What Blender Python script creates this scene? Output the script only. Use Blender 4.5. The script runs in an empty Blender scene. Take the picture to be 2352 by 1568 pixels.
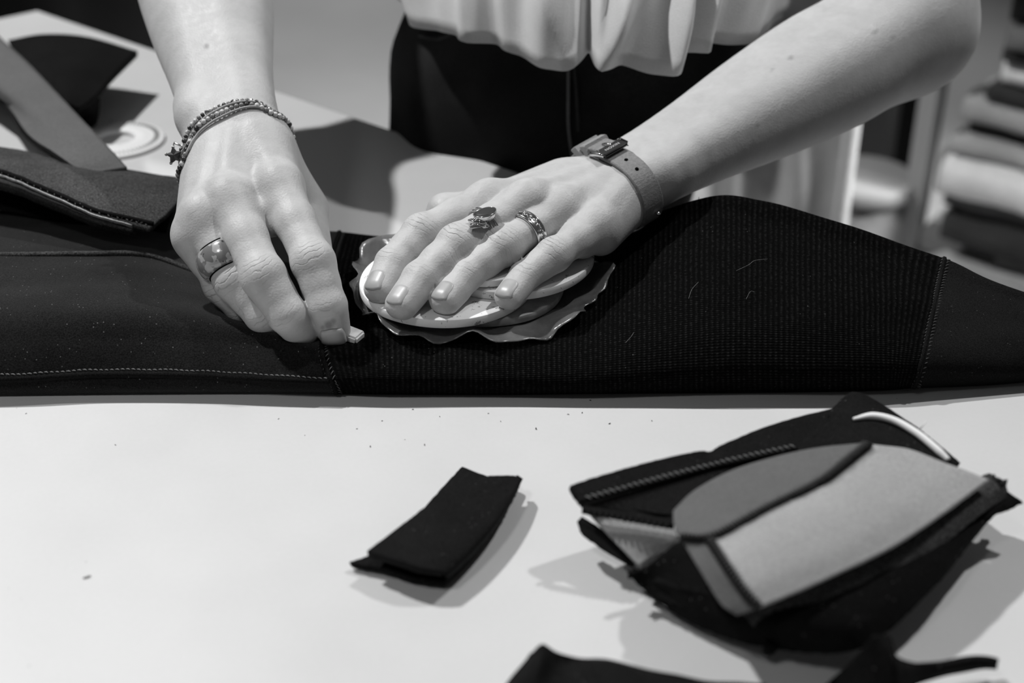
import bpy, bmesh, math, random
import numpy as np
from mathutils import Vector, Matrix

random.seed(7); rng = np.random.default_rng(11)
SC = bpy.context.scene
COL = SC.collection

# ------------------------------------------------------------------ camera, world, lights, exposure
FPX = 50 / 36 * 2352
CAM_H = 0.37; PITCH = math.radians(30)
FW = np.array([0, math.cos(PITCH), -math.sin(PITCH)])
UP = np.array([0, math.sin(PITCH), math.cos(PITCH)])
RT = np.array([1.0, 0, 0])
CAM = np.array([0, -CAM_H / math.tan(PITCH), CAM_H])

cd = bpy.data.cameras.new('camera'); cam = bpy.data.objects.new('camera', cd); COL.objects.link(cam)
cam.location = CAM; cam.rotation_euler = (math.pi / 2 - PITCH, 0, 0)
cd.lens = 50; cd.sensor_width = 36; cd.clip_start = .02
cd.dof.use_dof = True; cd.dof.focus_distance = 0.712; cd.dof.aperture_fstop = 5.6
SC.camera = cam

W = bpy.data.worlds.new('world'); SC.world = W; W.use_nodes = True
W.node_tree.nodes['Background'].inputs[0].default_value = (1, 1, 1, 1)
W.node_tree.nodes['Background'].inputs[1].default_value = 0.055

def spot(name, pos, target, power, radius, size_deg, blend=.6):
    l = bpy.data.lights.new(name, 'SPOT'); l.energy = power; l.shadow_soft_size = radius
    l.spot_size = math.radians(size_deg); l.spot_blend = blend
    o = bpy.data.objects.new(name, l); COL.objects.link(o); o.location = pos
    o.rotation_euler = (Vector(target) - Vector(pos)).to_track_quat('-Z', 'Y').to_euler()
    return o
spot('ceiling_spot_key', (-1.00, 0.62, 1.80), (-.10, -.08, 0), 172, .035, 80)
spot('ceiling_spot_side', (0.95, 0.58, 1.80), (.05, -.05, 0), 80, .035, 80)
spot('ceiling_spot_front', (-0.60, -0.90, 1.65), (-.38, -.42, 0), 44, .12, 44, 1.0)
spot('added_fill_room', (2.2, 0.0, 1.9), (.7, 1.1, -.5), 900, .10, 45)  # added fill lamp, brightens the bag front and the shelf cloths
spot('added_fill_floor', (-0.6, 3.6, 1.9), (-.3, 2.8, -.9), 250, .10, 80)  # added fill lamp, lifts the floor tone behind the table

SC.view_settings.view_transform = 'Standard'; SC.view_settings.look = 'None'
SC.view_settings.exposure = 0.0; SC.view_settings.gamma = 1.0
SC.view_settings.use_curve_mapping = False

# ------------------------------------------------------------------ helpers: rays and vectors
def ray(px, py): return FW + RT * (px - 1176) / FPX + UP * (784 - py) / FPX
def P(px, py, z=0.0):
    d = ray(px, py); return CAM + d * ((z - CAM[2]) / d[2])
def PY(px, py, Y):
    d = ray(px, py); return CAM + d * ((Y - CAM[1]) / d[1])
def DP(px, py, dep): return CAM + ray(px, py) * dep
def proj(p):
    v = np.asarray(p) - CAM; d = v @ FW
    return np.stack([1176 + FPX * (v @ RT) / d, 784 - FPX * (v @ UP) / d], -1)
def link(prev, px, py, L, far=True):
    r = ray(px, py); o = CAM - prev; a = r @ r; b = 2 * (r @ o); c = o @ o - L * L; q = b * b - 4 * a * c
    if q < 0: return CAM + r * (-b / (2 * a))
    return CAM + r * ((-b + (1 if far else -1) * math.sqrt(q)) / (2 * a))
def unit(v): v = np.asarray(v, float); return v / np.linalg.norm(v)
def A(*v): return np.array(v, float)

# ------------------------------------------------------------------ helpers: objects
def tag(o, label=None, cat=None, group=None, kind=None):
    if label: o['label'] = label
    if cat: o['category'] = cat
    if group: o['group'] = group
    if kind: o['kind'] = kind
    return o
def empty(name, loc=(0, 0, 0)):
    o = bpy.data.objects.new(name, None); COL.objects.link(o); o.location = loc
    o.empty_display_size = .02
    return o
def setpar(o, parent):
    if parent is not None:
        o.parent = parent
        o.matrix_parent_inverse = Matrix.Translation(-Vector(wloc(parent)))
def wloc(o):
    v = Vector(o.location)
    return v
def mk(name, V, Fc, mat, parent=None, smooth=True, uv=None, attrs=None, matidx=None):
    me = bpy.data.meshes.new(name)
    V = np.asarray(V, np.float32)
    if isinstance(Fc, np.ndarray) and Fc.ndim == 2:
        n, k = Fc.shape
        me.vertices.add(len(V)); me.vertices.foreach_set('co', V.ravel())
        me.loops.add(n * k); me.loops.foreach_set('vertex_index', Fc.astype(np.int32).ravel())
        me.polygons.add(n); me.polygons.foreach_set('loop_start', np.arange(0, n * k, k, dtype=np.int32))
        me.update(calc_edges=True)
    else:
        me.from_pydata([tuple(map(float, v)) for v in V], [], [tuple(map(int, f)) for f in Fc])
    me.polygons.foreach_set('use_smooth', np.full(len(me.polygons), smooth))
    mats = mat if isinstance(mat, (list, tuple)) else [mat]
    for m in mats: me.materials.append(m)
    if matidx is not None: me.polygons.foreach_set('material_index', np.asarray(matidx, np.int32))
    if uv is not None:
        l = me.uv_layers.new(name='UVMap')
        vi = np.empty(len(me.loops), np.int32); me.loops.foreach_get('vertex_index', vi)
        l.data.foreach_set('uv', np.asarray(uv, np.float32)[vi].ravel())
    if attrs:
        for k, a in attrs.items():
            at = me.attributes.new(k, 'FLOAT', 'POINT'); at.data.foreach_set('value', np.asarray(a, np.float32))
    me.update()
    o = bpy.data.objects.new(name, me); COL.objects.link(o)
    setpar(o, parent)
    return o

class MB:
    """collects shapes into one mesh"""
    def __init__(s): s.V = []; s.F = []; s.n = 0
    def add(s, V, Fc):
        V = np.asarray(V, float); s.V.append(V); s.F += [tuple(int(i) + s.n for i in f) for f in Fc]; s.n += len(V); return s
    def box(s, c, ax, half):
        c = np.asarray(c, float); ax = np.asarray(ax, float)
        sg = np.array([(x, y, z) for x in (-1, 1) for y in (-1, 1) for z in (-1, 1)], float)
        V = c + (sg * np.asarray(half)) @ ax
        return s.add(V, [(0, 1, 3, 2), (4, 6, 7, 5), (0, 4, 5, 1), (2, 3, 7, 6), (0, 2, 6, 4), (1, 5, 7, 3)])
    def tube(s, pts, r, n=6, cap=True, flat=None):
        V, Fc = tube_geo(pts, r, n, cap, flat); return s.add(V, Fc)
    def build(s, name, mat, parent=None, smooth=True):
        return mk(name, np.concatenate(s.V), s.F, mat, parent, smooth)

def tube_geo(pts, r, n=6, cap=True, flat=None, closed=False):
    pts = np.asarray(pts, float); m = len(pts)
    r = np.full(m, r) if np.isscalar(r) else np.asarray(r, float)
    t = np.gradient(pts, axis=0)
    if closed: t = np.roll(pts, -1, 0) - np.roll(pts, 1, 0)
    t /= np.linalg.norm(t, axis=1)[:, None] + 1e-12
    ref = A(0, 0, 1) if abs(t[0][2]) < .9 else A(1, 0, 0)
    V = []
    u = unit(np.cross(t[0], ref))
    for i in range(m):
        u = u - t[i] * (u @ t[i]); u = u / (np.linalg.norm(u) + 1e-12); w = np.cross(t[i], u)
        for k in range(n):
            a = 2 * math.pi * k / n
            fl = 1 if flat is None else flat
            V.append(pts[i] + r[i] * (math.cos(a) * u + math.sin(a) * w * fl))
    Fc = []
    for i in range(m if closed else m - 1):
        j = (i + 1) % m
        for k in range(n):
            Fc.append((i * n + k, i * n + (k + 1) % n, j * n + (k + 1) % n, j * n + k))
    if cap and not closed:
        Fc.append(tuple(range(n))[::-1]); Fc.append(tuple((m - 1) * n + k for k in range(n)))
    return np.array(V), Fc

def cr(ctrl, t):
    """Catmull-Rom along axis 0 at params t in [0, n-1]"""
    ctrl = np.asarray(ctrl, float); n = len(ctrl)
    ext = np.concatenate([[2 * ctrl[0] - ctrl[1]], ctrl, [2 * ctrl[-1] - ctrl[-2]]])
    t = np.clip(np.asarray(t, float), 0, n - 1 - 1e-9); i = np.floor(t).astype(int); fr = t - i
    sh = (len(t),) + (1,) * (ctrl.ndim - 1); fr = fr.reshape(sh)
    p0, p1, p2, p3 = ext[i], ext[i + 1], ext[i + 2], ext[i + 3]
    return .5 * (2 * p1 + (p2 - p0) * fr + (2 * p0 - 5 * p1 + 4 * p2 - p3) * fr ** 2 + (3 * p1 - p0 - 3 * p2 + p3) * fr ** 3)
def spline(pts, n): return cr(np.asarray(pts, float), np.linspace(0, len(pts) - 1, n))
def surf(ctrl, u, v):
    """ctrl [row][col][3]; u over cols, v over rows -> [len(v)][len(u)][3]"""
    c = np.asarray(ctrl, float)
    a = cr(c, v)                              # rows
    return np.swapaxes(cr(np.swapaxes(a, 0, 1), u), 0, 1)
def grid_normals(S):
    du = np.gradient(S, axis=1); dv = np.gradient(S, axis=0)
    n = np.cross(du, dv); n /= np.linalg.norm(n, axis=2)[:, :, None] + 1e-12
    return n
def sheet_geo(S, th, zmin=None):
    """thick sheet from a grid of points; returns V, F, uv (metres along rows / cols)"""
    nv, nu, _ = S.shape
    N = grid_normals(S)
    if N[:, :, 2].mean() < 0: N = -N; flip = True
    else: flip = False
    B = S - N * th
    if zmin is not None: B[:, :, 2] = np.maximum(B[:, :, 2], zmin)
    du = np.concatenate([np.zeros((nv, 1)), np.cumsum(np.linalg.norm(np.diff(S, axis=1), axis=2), 1)], 1)
    dv = np.concatenate([np.zeros((1, nu)), np.cumsum(np.linalg.norm(np.diff(S, axis=0), axis=2), 0)], 0)
    uv = np.stack([du.mean(0)[None].repeat(nv, 0), dv.mean(1)[:, None].repeat(nu, 1)], -1).reshape(-1, 2)
    V = np.concatenate([S.reshape(-1, 3), B.reshape(-1, 3)]); uv = np.concatenate([uv, uv])
    idx = np.arange(nv * nu).reshape(nv, nu); o = nv * nu
    q = np.stack([idx[:-1, :-1], idx[:-1, 1:], idx[1:, 1:], idx[1:, :-1]], -1).reshape(-1, 4)
    if flip: q = q[:, ::-1]
    Fs = [q, q[:, ::-1] + o]
    per = np.concatenate([idx[0, :], idx[1:, -1], idx[-1, -2::-1], idx[-2:0:-1, 0]])
    nx = np.roll(per, -1)
    rim = np.stack([per, per + o, nx + o, nx], -1)
    if flip: rim = rim[:, ::-1]
    Fs.append(rim)
    return V, np.concatenate(Fs), uv
def fray(S, amp, seed=0):
    """small irregular cut edge"""
    r = np.random.default_rng(seed); S = S.copy()
    for sl in ((0, slice(None)), (-1, slice(None)), (slice(None), 0), (slice(None), -1)):
        k = S[sl].shape[0]
        S[sl][:, :2] += (r.normal(size=(k, 2)) + np.roll(r.normal(size=(k, 2)), 1, 0)) * amp * .4
    return S
def patch(name, ctrl, th, mat, parent=None, nu=40, nv=16, rag=0.0, bump=0.0, seed=1, zmin=.0004, pix=True):
    c = np.array([[P(*q) if pix else q for q in row] for row in ctrl], float)
    S = surf(c, np.linspace(0, c.shape[1] - 1, nu), np.linspace(0, c.shape[0] - 1, nv))
    if bump:
        S = S + grid_normals(S) * (lowfreq(S, seed) * bump)[:, :, None]
    if rag: S = fray(S, rag, seed)
    S[:, :, 2] = np.maximum(S[:, :, 2], th + .0004) if zmin is not None else S[:, :, 2]
    V, Fc, uv = sheet_geo(S, th, zmin)
    return mk(name, V, Fc, mat, parent, True, uv), S
def lowfreq(S, seed):
    r = np.random.default_rng(seed); o = np.zeros(S.shape[:2])
    for k in range(7):
        d = r.normal(size=3) * (40 + 35 * k); o += np.sin(S @ d + r.uniform(0, 6.3)) / (1 + .6 * k)
    return o / 2.2

def loft(name, rings, mat, parent=None, cap=True, uv=False):
    rings = np.asarray(rings, float); m, n, _ = rings.shape
    V = rings.reshape(-1, 3); Fc = []
    for i in range(m - 1):
        for k in range(n):
            Fc.append((i * n + k, i * n + (k + 1) % n, (i + 1) * n + (k + 1) % n, (i + 1) * n + k))
    if cap: Fc.append(tuple(range(n))[::-1]); Fc.append(tuple((m - 1) * n + k for k in range(n)))
    return mk(name, V, Fc, mat, parent)
def lathe_geo(prof, n=64):
    """profile [(r, z)] about z"""
    V = []; Fc = []; m = len(prof)
    for r, z in prof:
        for k in range(n):
            a = 2 * math.pi * k / n; V.append((r * math.cos(a), r * math.sin(a), z))
    for i in range(m - 1):
        for k in range(n):
            Fc.append((i * n + k, i * n + (k + 1) % n, (i + 1) * n + (k + 1) % n, (i + 1) * n + k))
    return np.array(V), Fc

# ------------------------------------------------------------------ materials (all neutral greys: the photograph is black and white)
class NT:
    def __init__(s, name):
        s.m = bpy.data.materials.new(name); s.m.use_nodes = True; s.t = s.m.node_tree; s.t.nodes.clear()
        s.out = s.t.nodes.new('ShaderNodeOutputMaterial')
    def n(s, typ, **kw):
        nd = s.t.nodes.new(typ)
        for k, v in kw.items():
            if k.startswith('i_'):
                key = k[2:].replace('_', ' ')
                if key.isdigit(): key = int(key)
                s.set(nd.inputs[key], v)
            else: setattr(nd, k, v)
        return nd
    def set(s, inp, v):
        if hasattr(v, 'is_linked') or isinstance(v, bpy.types.NodeSocket): s.t.links.new(v, inp)
        else: inp.default_value = v
    def math(s, op, a, b=0.0, c=0.0):
        nd = s.t.nodes.new('ShaderNodeMath'); nd.operation = op
        s.set(nd.inputs[0], a); s.set(nd.inputs[1], b)
        if len(nd.inputs) > 2: s.set(nd.inputs[2], c)
        return nd.outputs[0]
    def noise(s, scale, vec=None, detail=3.0, rough=.55):
        nd = s.n('ShaderNodeTexNoise'); nd.inputs['Scale'].default_value = scale; nd.inputs['Detail'].default_value = detail
        nd.inputs['Roughness'].default_value = rough
        if vec is not None: s.t.links.new(vec, nd.inputs['Vector'])
        return nd.outputs['Fac']
    def ramp(s, fac, lo, hi, v0, v1):
        nd = s.n('ShaderNodeMapRange'); s.set(nd.inputs[0], fac)
        nd.inputs[1].default_value = lo; nd.inputs[2].default_value = hi; nd.inputs[3].default_value = v0; nd.inputs[4].default_value = v1
        return nd.outputs[0]
    def obj(s): return s.n('ShaderNodeTexCoord').outputs['Object']
    def uv(s): return s.n('ShaderNodeTexCoord').outputs['UV']
    def bump(s, h, strength, dist, prev=None):
        nd = s.n('ShaderNodeBump'); nd.inputs['Strength'].default_value = strength; nd.inputs['Distance'].default_value = dist
        s.t.links.new(h, nd.inputs['Height'])
        if prev is not None: s.t.links.new(prev, nd.inputs['Normal'])
        return nd.outputs[0]
    def bsdf(s, base, rough=.6, spec=.5, metal=0.0, normal=None, sheen=0.0, sheen_r=.5, coat=0.0, sss=0.0, trans=0.0):
        b = s.n('ShaderNodeBsdfPrincipled')
        if isinstance(base, (int, float)): b.inputs['Base Color'].default_value = (base, base, base, 1)
        else: s.t.links.new(base, b.inputs['Base Color'])
        s.set(b.inputs['Roughness'], rough); s.set(b.inputs['Specular IOR Level'], spec); b.inputs['Metallic'].default_value = metal
        if normal is not None: s.t.links.new(normal, b.inputs['Normal'])
        if sheen: b.inputs['Sheen Weight'].default_value = sheen; b.inputs['Sheen Roughness'].default_value = sheen_r
        if coat: b.inputs['Coat Weight'].default_value = coat; b.inputs['Coat Roughness'].default_value = .08
        if sss:
            b.inputs['Subsurface Weight'].default_value = sss; b.inputs['Subsurface Radius'].default_value = (1, 1, 1)
            b.inputs['Subsurface Scale'].default_value = .003
        if trans: b.inputs['Transmission Weight'].default_value = trans
        s.t.links.new(b.outputs[0], s.out.inputs[0]); return b
def simple(name, base, rough=.6, spec=.5, metal=0.0, nscale=0, namp=0.0, bscale=0, bdist=0.0, coat=0.0, sheen=0.0):
    t = NT(name); col = base; nrm = None
    if nscale:
        f = t.noise(nscale, t.obj()); col = t.ramp(f, .3, .7, base * (1 - namp), base * (1 + namp))
    if bscale: nrm = t.bump(t.noise(bscale, t.obj(), 4), 1.0, bdist)
    t.bsdf(col, rough, spec, metal, nrm, coat=coat, sheen=sheen)
    return t.m

def m_skin():
    t = NT('skin'); o = t.obj()
    big = t.noise(55, o, 3); mid = t.noise(260, o, 4)
    v = t.math('ADD', t.ramp(big, .3, .7, .43, .49), t.ramp(mid, .3, .7, -.018, .018))
    mole = t.n('ShaderNodeAttribute', attribute_name='mole').outputs['Fac']
    v = t.math('MULTIPLY', v, t.math('SUBTRACT', 1.0, t.math('MULTIPLY', mole, .6)))
    cu = t.n('ShaderNodeAttribute', attribute_name='crease_u').outputs['Fac']
    cm = t.n('ShaderNodeAttribute', attribute_name='crease_m').outputs['Fac']
    wob = t.math('MULTIPLY', t.math('SUBTRACT', t.noise(170, o, 3), .5), 11.0)
    ph = t.math('ADD', t.math('MULTIPLY', cu, 2.2), wob)
    s = t.math('SINE', ph)
    line = t.math('POWER', t.math('MAXIMUM', s, 0.0), 5.0)
    crease = t.math('MULTIPLY', t.math('MULTIPLY', line, cm), t.ramp(t.noise(140, o, 2), .36, .60, .15, 1.0))
    v = t.math('MULTIPLY', v, t.math('SUBTRACT', 1.0, t.math('MULTIPLY', crease, .24)))
    vor = t.n('ShaderNodeTexVoronoi'); vor.inputs['Scale'].default_value = 900; t.t.links.new(o, vor.inputs['Vector'])
    n1 = t.bump(vor.outputs['Distance'], .35, .00022)
    n2 = t.bump(mid, .5, .00022, n1)
    n3 = t.bump(t.math('MULTIPLY', crease, -1.0), .75, .00042, n2)
    t.bsdf(v, t.ramp(mid, .3, .7, .46, .60), .36, normal=n3, sss=.12)
    return t.m
def m_neoprene(name, base=.0060, fleck=.9, rough=.8, spec=.04, sheen=.012, grain=1700):
    t = NT(name); o = t.obj()
    vec = t.n('ShaderNodeMapping'); vec.inputs['Scale'].default_value = (1, 1.0, 1.0); t.t.links.new(o, vec.inputs['Vector'])
    g = t.noise(grain, vec.outputs[0], 2); big = t.noise(30, o, 3)
    v = t.math('MULTIPLY', t.ramp(g, .35, .7, base * .45, base * 1.9), t.ramp(big, .3, .7, .8, 1.25))
    vo = t.n('ShaderNodeTexVoronoi'); vo.inputs['Scale'].default_value = 420; t.t.links.new(o, vo.inputs['Vector'])
    dot = t.math('MULTIPLY', t.math('LESS_THAN', vo.outputs['Distance'], .13), t.math('GREATER_THAN', t.noise(110, o, 2), .56))
    v = t.math('ADD', v, t.math('MULTIPLY', dot, .09 * fleck))
    t.bsdf(v, rough, spec, normal=t.bump(g, .6, .0004), sheen=sheen, sheen_r=.4)
    return t.m
def m_rib():
    t = NT('ribbed_knit'); uv = t.uv()
    sp = t.n('ShaderNodeSeparateXYZ'); t.t.links.new(uv, sp.inputs[0])
    o = t.obj(); wob = t.math('MULTIPLY', t.math('SUBTRACT', t.noise(120, o, 2), .5), 1.6)
    a = t.math('SINE', t.math('ADD', t.math('MULTIPLY', sp.outputs[0], 2 * math.pi / .0027), wob))
    b = t.math('SINE', t.math('ADD', t.math('MULTIPLY', sp.outputs[1], 2 * math.pi / .00125), t.math('MULTIPLY', wob, 1.5)))
    a01 = t.math('MULTIPLY_ADD', a, .5, .5); b01 = t.math('MULTIPLY_ADD', b, .5, .5)
    knit = t.math('MULTIPLY', t.math('POWER', a01, 1.3), t.math('POWER', b01, 1.2))
    spark = t.math('MULTIPLY', knit, t.ramp(t.noise(600, o, 2), .42, .72, .15, 1.5))
    v = t.math('MULTIPLY_ADD', spark, .016, .0015)  # stitch highlights painted into the colour, grooves left darker
    vo = t.n('ShaderNodeTexVoronoi'); vo.inputs['Scale'].default_value = 300; t.t.links.new(o, vo.inputs['Vector'])
    dot = t.math('MULTIPLY', t.math('LESS_THAN', vo.outputs['Distance'], .09), t.math('GREATER_THAN', t.noise(80, o, 2), .62))
    v = t.math('ADD', v, t.math('MULTIPLY', dot, .06))
    h = t.math('ADD', t.math('MULTIPLY', a01, 1.0), t.math('MULTIPLY', b01, .5))
    t.bsdf(v, .85, .03, normal=t.bump(h, .8, .0006))
    return t.m
def m_table():
    t = NT('table_laminate'); o = t.obj()
    f = t.noise(9, o, 3); g = t.noise(420, o, 3)
    v = t.math('ADD', t.ramp(f, .3, .7, .52, .56), t.ramp(g, .3, .7, -.006, .006))
    vo = t.n('ShaderNodeTexVoronoi'); vo.inputs['Scale'].default_value = 120; t.t.links.new(o, vo.inputs['Vector'])
    dot = t.math('MULTIPLY', t.math('LESS_THAN', vo.outputs['Distance'], .045), t.math('GREATER_THAN', t.noise(14, o, 2), .56))
    v = t.math('SUBTRACT', v, t.math('MULTIPLY', dot, .22))
    t.bsdf(v, t.ramp(f, .3, .7, .40, .48), .5, normal=t.bump(g, .15, .0002))
    return t.m
def m_speckle():
    t = NT('speckled_white_disc'); o = t.obj()
    f = t.noise(35, o, 4); v = t.ramp(f, .3, .7, .74, .86)
    k = t.math('GREATER_THAN', t.noise(150, o, 4, .7), .625)
    k2 = t.math('GREATER_THAN', t.noise(420, o, 2), .70)
    v = t.math('SUBTRACT', v, t.math('MULTIPLY', t.math('MAXIMUM', k, t.math('MULTIPLY', k2, .5)), .50))
    t.bsdf(v, .5, .4, normal=t.bump(t.noise(300, o, 3), .3, .0003)); return t.m
def m_film():
    t = NT('translucent_film'); o = t.obj()
    f = t.noise(60, o, 4)
    b = t.bsdf(t.ramp(f, .3, .7, .08, .20), .25, .5, normal=t.bump(f, .4, .002))
    tr = t.n('ShaderNodeBsdfTransparent'); tr.inputs[0].default_value = (.85, .85, .85, 1)
    mx = t.n('ShaderNodeMixShader'); mx.inputs[0].default_value = .40
    t.t.links.new(b.outputs[0], mx.inputs[1]); t.t.links.new(tr.outputs[0], mx.inputs[2]); t.t.links.new(mx.outputs[0], t.out.inputs[0])
    return t.m
def m_domering():
    t = NT('patterned_resin'); o = t.obj()
    n = t.noise(230, o, 1.0)
    light = t.math('GREATER_THAN', n, .53); dark = t.math('LESS_THAN', t.noise(330, o, 1.0), .315)
    v = t.math('MULTIPLY_ADD', light, .20, .17)
    v = t.math('SUBTRACT', v, t.math('MULTIPLY', dark, .14))
    t.bsdf(v, .22, .5, coat=.6); return t.m
def m_cloth(name, base, weave=900, amp=.15, rough=.85, bd=.0004):
    t = NT(name); o = t.obj(); g = t.noise(weave, o, 2)
    v = t.math('MULTIPLY', t.ramp(g, .3, .7, base * (1 - amp), base * (1 + amp)), t.ramp(t.noise(25, o, 3), .3, .7, .93, 1.06))
    t.bsdf(v, rough, .15, normal=t.bump(g, .5, bd), sheen=.05); return t.m
def m_denim():
    t = NT('dark_denim'); o = t.obj()
    g = t.noise(1500, o, 2); big = t.noise(9, o, 3)
    v = t.math('MULTIPLY', t.ramp(g, .3, .7, .6, 1.4), t.ramp(big, .40, .72, .011, .040))
    t.bsdf(v, .85, .12, normal=t.bump(g, .5, .0004)); return t.m

M = dict(skin=m_skin(), neo=m_neoprene('neoprene_black'), neo2=m_neoprene('neoprene_smooth', .0055, .35, .7, .05),
         fleece=m_neoprene('brushed_lining', .042, 1.3, .9, .05, .03, 1100), neoleft=m_neoprene('neoprene_dusty', .0085, 1.2, .85, .04, .26, 1500), rib=m_rib(), table=m_table(), disc=m_speckle(), film=m_film(),
         resin=m_domering(), denim=m_denim(),
         discgrey=simple('grey_disc', .36, .55, .35, nscale=120, namp=.3),
         shirt=m_cloth('shirt_cotton', .60, 1400, .05), greycloth=m_cloth('grey_jersey', .31), darkgrey=m_cloth('mid_grey_jersey', .105),
         strapgrey=m_cloth('grey_neoprene', .115, 700), trim=m_cloth('light_trim', .42, 1500, .45),
         stitch=simple('pale_thread', .16, .7, .2), stitch2=simple('dim_thread', .075, .7, .2), blackthread=simple('black_thread', .010, .8, .1),
         white=simple('white_plastic', .78, .4, .4), chalk=simple('white_chalk', .72, .8, .1, nscale=200, namp=.08), piping=simple('white_piping', .85, .4, .4),
         silver=simple('polished_silver', .72, .16, metal=1.0), engraved=simple('engraved_silver', .55, .26, metal=1.0, bscale=900, bdist=.0012),
         stone=simple('dark_stone', .03, .55, .25), leather=simple('grey_leather', .20, .55, .35, nscale=500, namp=.18, bscale=1200, bdist=.0003),
         keeper=simple('keeper_leather', .27, .5, .35, bscale=1200, bdist=.0003), leatheredge=simple('dark_leather_edge', .045, .7, .2), gun=simple('dark_steel', .10, .28, metal=1.0), hole=simple('hole_black', .004, .9, 0.0),
         engr=simple('engraving', .55, .5), nail=simple('fingernail', .36, .36, .4, nscale=90, namp=.12),
         bead_l=simple('bead_light', .55, .3, .5, coat=.4), bead_m=simple('bead_mid', .20, .35, .5), bead_d=simple('bead_dark', .03, .3, .5), bead_s=simple('bead_silver', .6, .2, metal=1.0),
         cord=simple('bracelet_cord', .32, .6, .3), crumb=simple('crumb_black', .015, .9, .1), lint=simple('lint_grey', .28, .9, .1),
         hair=simple('lint_thread', .22, .7, .2), floor=simple('floor_grey', .30, .7, .2, nscale=3, namp=.06), wall=simple('wall_paint', .45, .8, .1, nscale=2, namp=.03),
         black=m_cloth('black_fabric', .008, 500, .3), postmat=simple('shelf_post_paint', .36, .5, .4), c_white=m_cloth('cloth_white', .80, 300, .06),
         c_light=m_cloth('cloth_light', .40, 300, .08), c_mid=m_cloth('cloth_mid', .16, 300, .1), c_dark=m_cloth('cloth_dark', .035, 300, .2),
         bag=m_cloth('bag_canvas', .46, 250, .06), tub=simple('tub_plastic', .28, .5, .3), board=simple('grey_board', .14, .7, .2),
         metal_leg=simple('leg_steel', .25, .4, metal=.8))

# ------------------------------------------------------------------ room
EDGE_A = P(86, 23, 0); EDGE_B = P(1200, 398, 0)
E_DIR = unit((EDGE_B - EDGE_A) * A(1, 1, 0)); N_DIR = A(-E_DIR[1], E_DIR[0], 0)      # N_DIR: away from the table
ZF = -0.90
def box_obj(name, lo, hi, mat, parent=None, kind=None):
    b = MB(); lo = np.array(lo, float); hi = np.array(hi, float)
    b.box((lo + hi) / 2, np.eye(3), (hi - lo) / 2); o = b.build(name, mat, parent, False)
    if kind: o['kind'] = kind
    return o
tag(box_obj('floor', (-4.5, -2.5, ZF - .05), (4.5, 6.0, ZF), M['floor'], kind='structure'), 'plain grey floor behind the table', 'floor')
tag(box_obj('wall_back', (-4.5, 6.0, ZF), (4.5, 6.1, 2.0), M['wall'], kind='structure'), 'plain wall far behind the table', 'wall')

# table: a slab with two straight far edges meeting at the corner seen top left
tb = empty('worktable', (0, -.3, ZF))
tag(tb, 'white laminate worktable that fills the foreground', 'table')
L_DIR = unit((P(0, 41, 0) - EDGE_A) * A(1, 1, 0))                 # short edge leaving the corner
c0 = EDGE_A[:2]; ptR = c0 + E_DIR[:2] * 2.0
foot = c0 + L_DIR[:2] * .35
outline = [c0, c0 + L_DIR[:2] * .5, A(-1.0, -.75), A(1.0, -.75), ptR * 1.0 if ptR[1] > -.75 else c0 + E_DIR[:2] * ((c0[1] + .75) / -E_DIR[1])]
TT = .03
def prism(name, poly, z0, z1, mat, parent, bev=.002):
    bm = bmesh.new(); vs = [bm.verts.new((p[0], p[1], z1)) for p in poly]; fa = bm.faces.new(vs)
    bmesh.ops.recalc_face_normals(bm, faces=[fa])
    if fa.normal.z < 0: fa.normal_flip()
    r = bmesh.ops.extrude_face_region(bm, geom=[fa]); nv = [g for g in r['geom'] if isinstance(g, bmesh.types.BMVert)]
    for v in nv: v.co.z = z0
    bmesh.ops.recalc_face_normals(bm, faces=bm.faces[:])
    es = [e for e in bm.edges if all(abs(v.co.z - z1) < 1e-6 for v in e.verts)]
    bmesh.ops.bevel(bm, geom=es, offset=bev, segments=3, affect='EDGES', profile=.5)
    me = bpy.data.meshes.new(name); bm.to_mesh(me); bm.free(); me.materials.append(mat)
    o = bpy.data.objects.new(name, me); COL.objects.link(o); setpar(o, parent); return o
poly = outline[:4]
poly = [outline[0], outline[1], outline[2], outline[3] * A(.62, 1), c0 + E_DIR[:2] * 1.02]
prism('tabletop', [tuple(p) for p in poly], -TT, 0, M['table'], tb, .0025)
for q in ((-.36, .42), (-.75, -.6), (.5, -.65), (.26, -.12)):
    b = MB(); b.box((q[0], q[1], (ZF - TT) / 2), np.eye(3), (.025, .025, (-ZF - TT) / 2)); b.build('leg', M['metal_leg'], tb, False)

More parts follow.
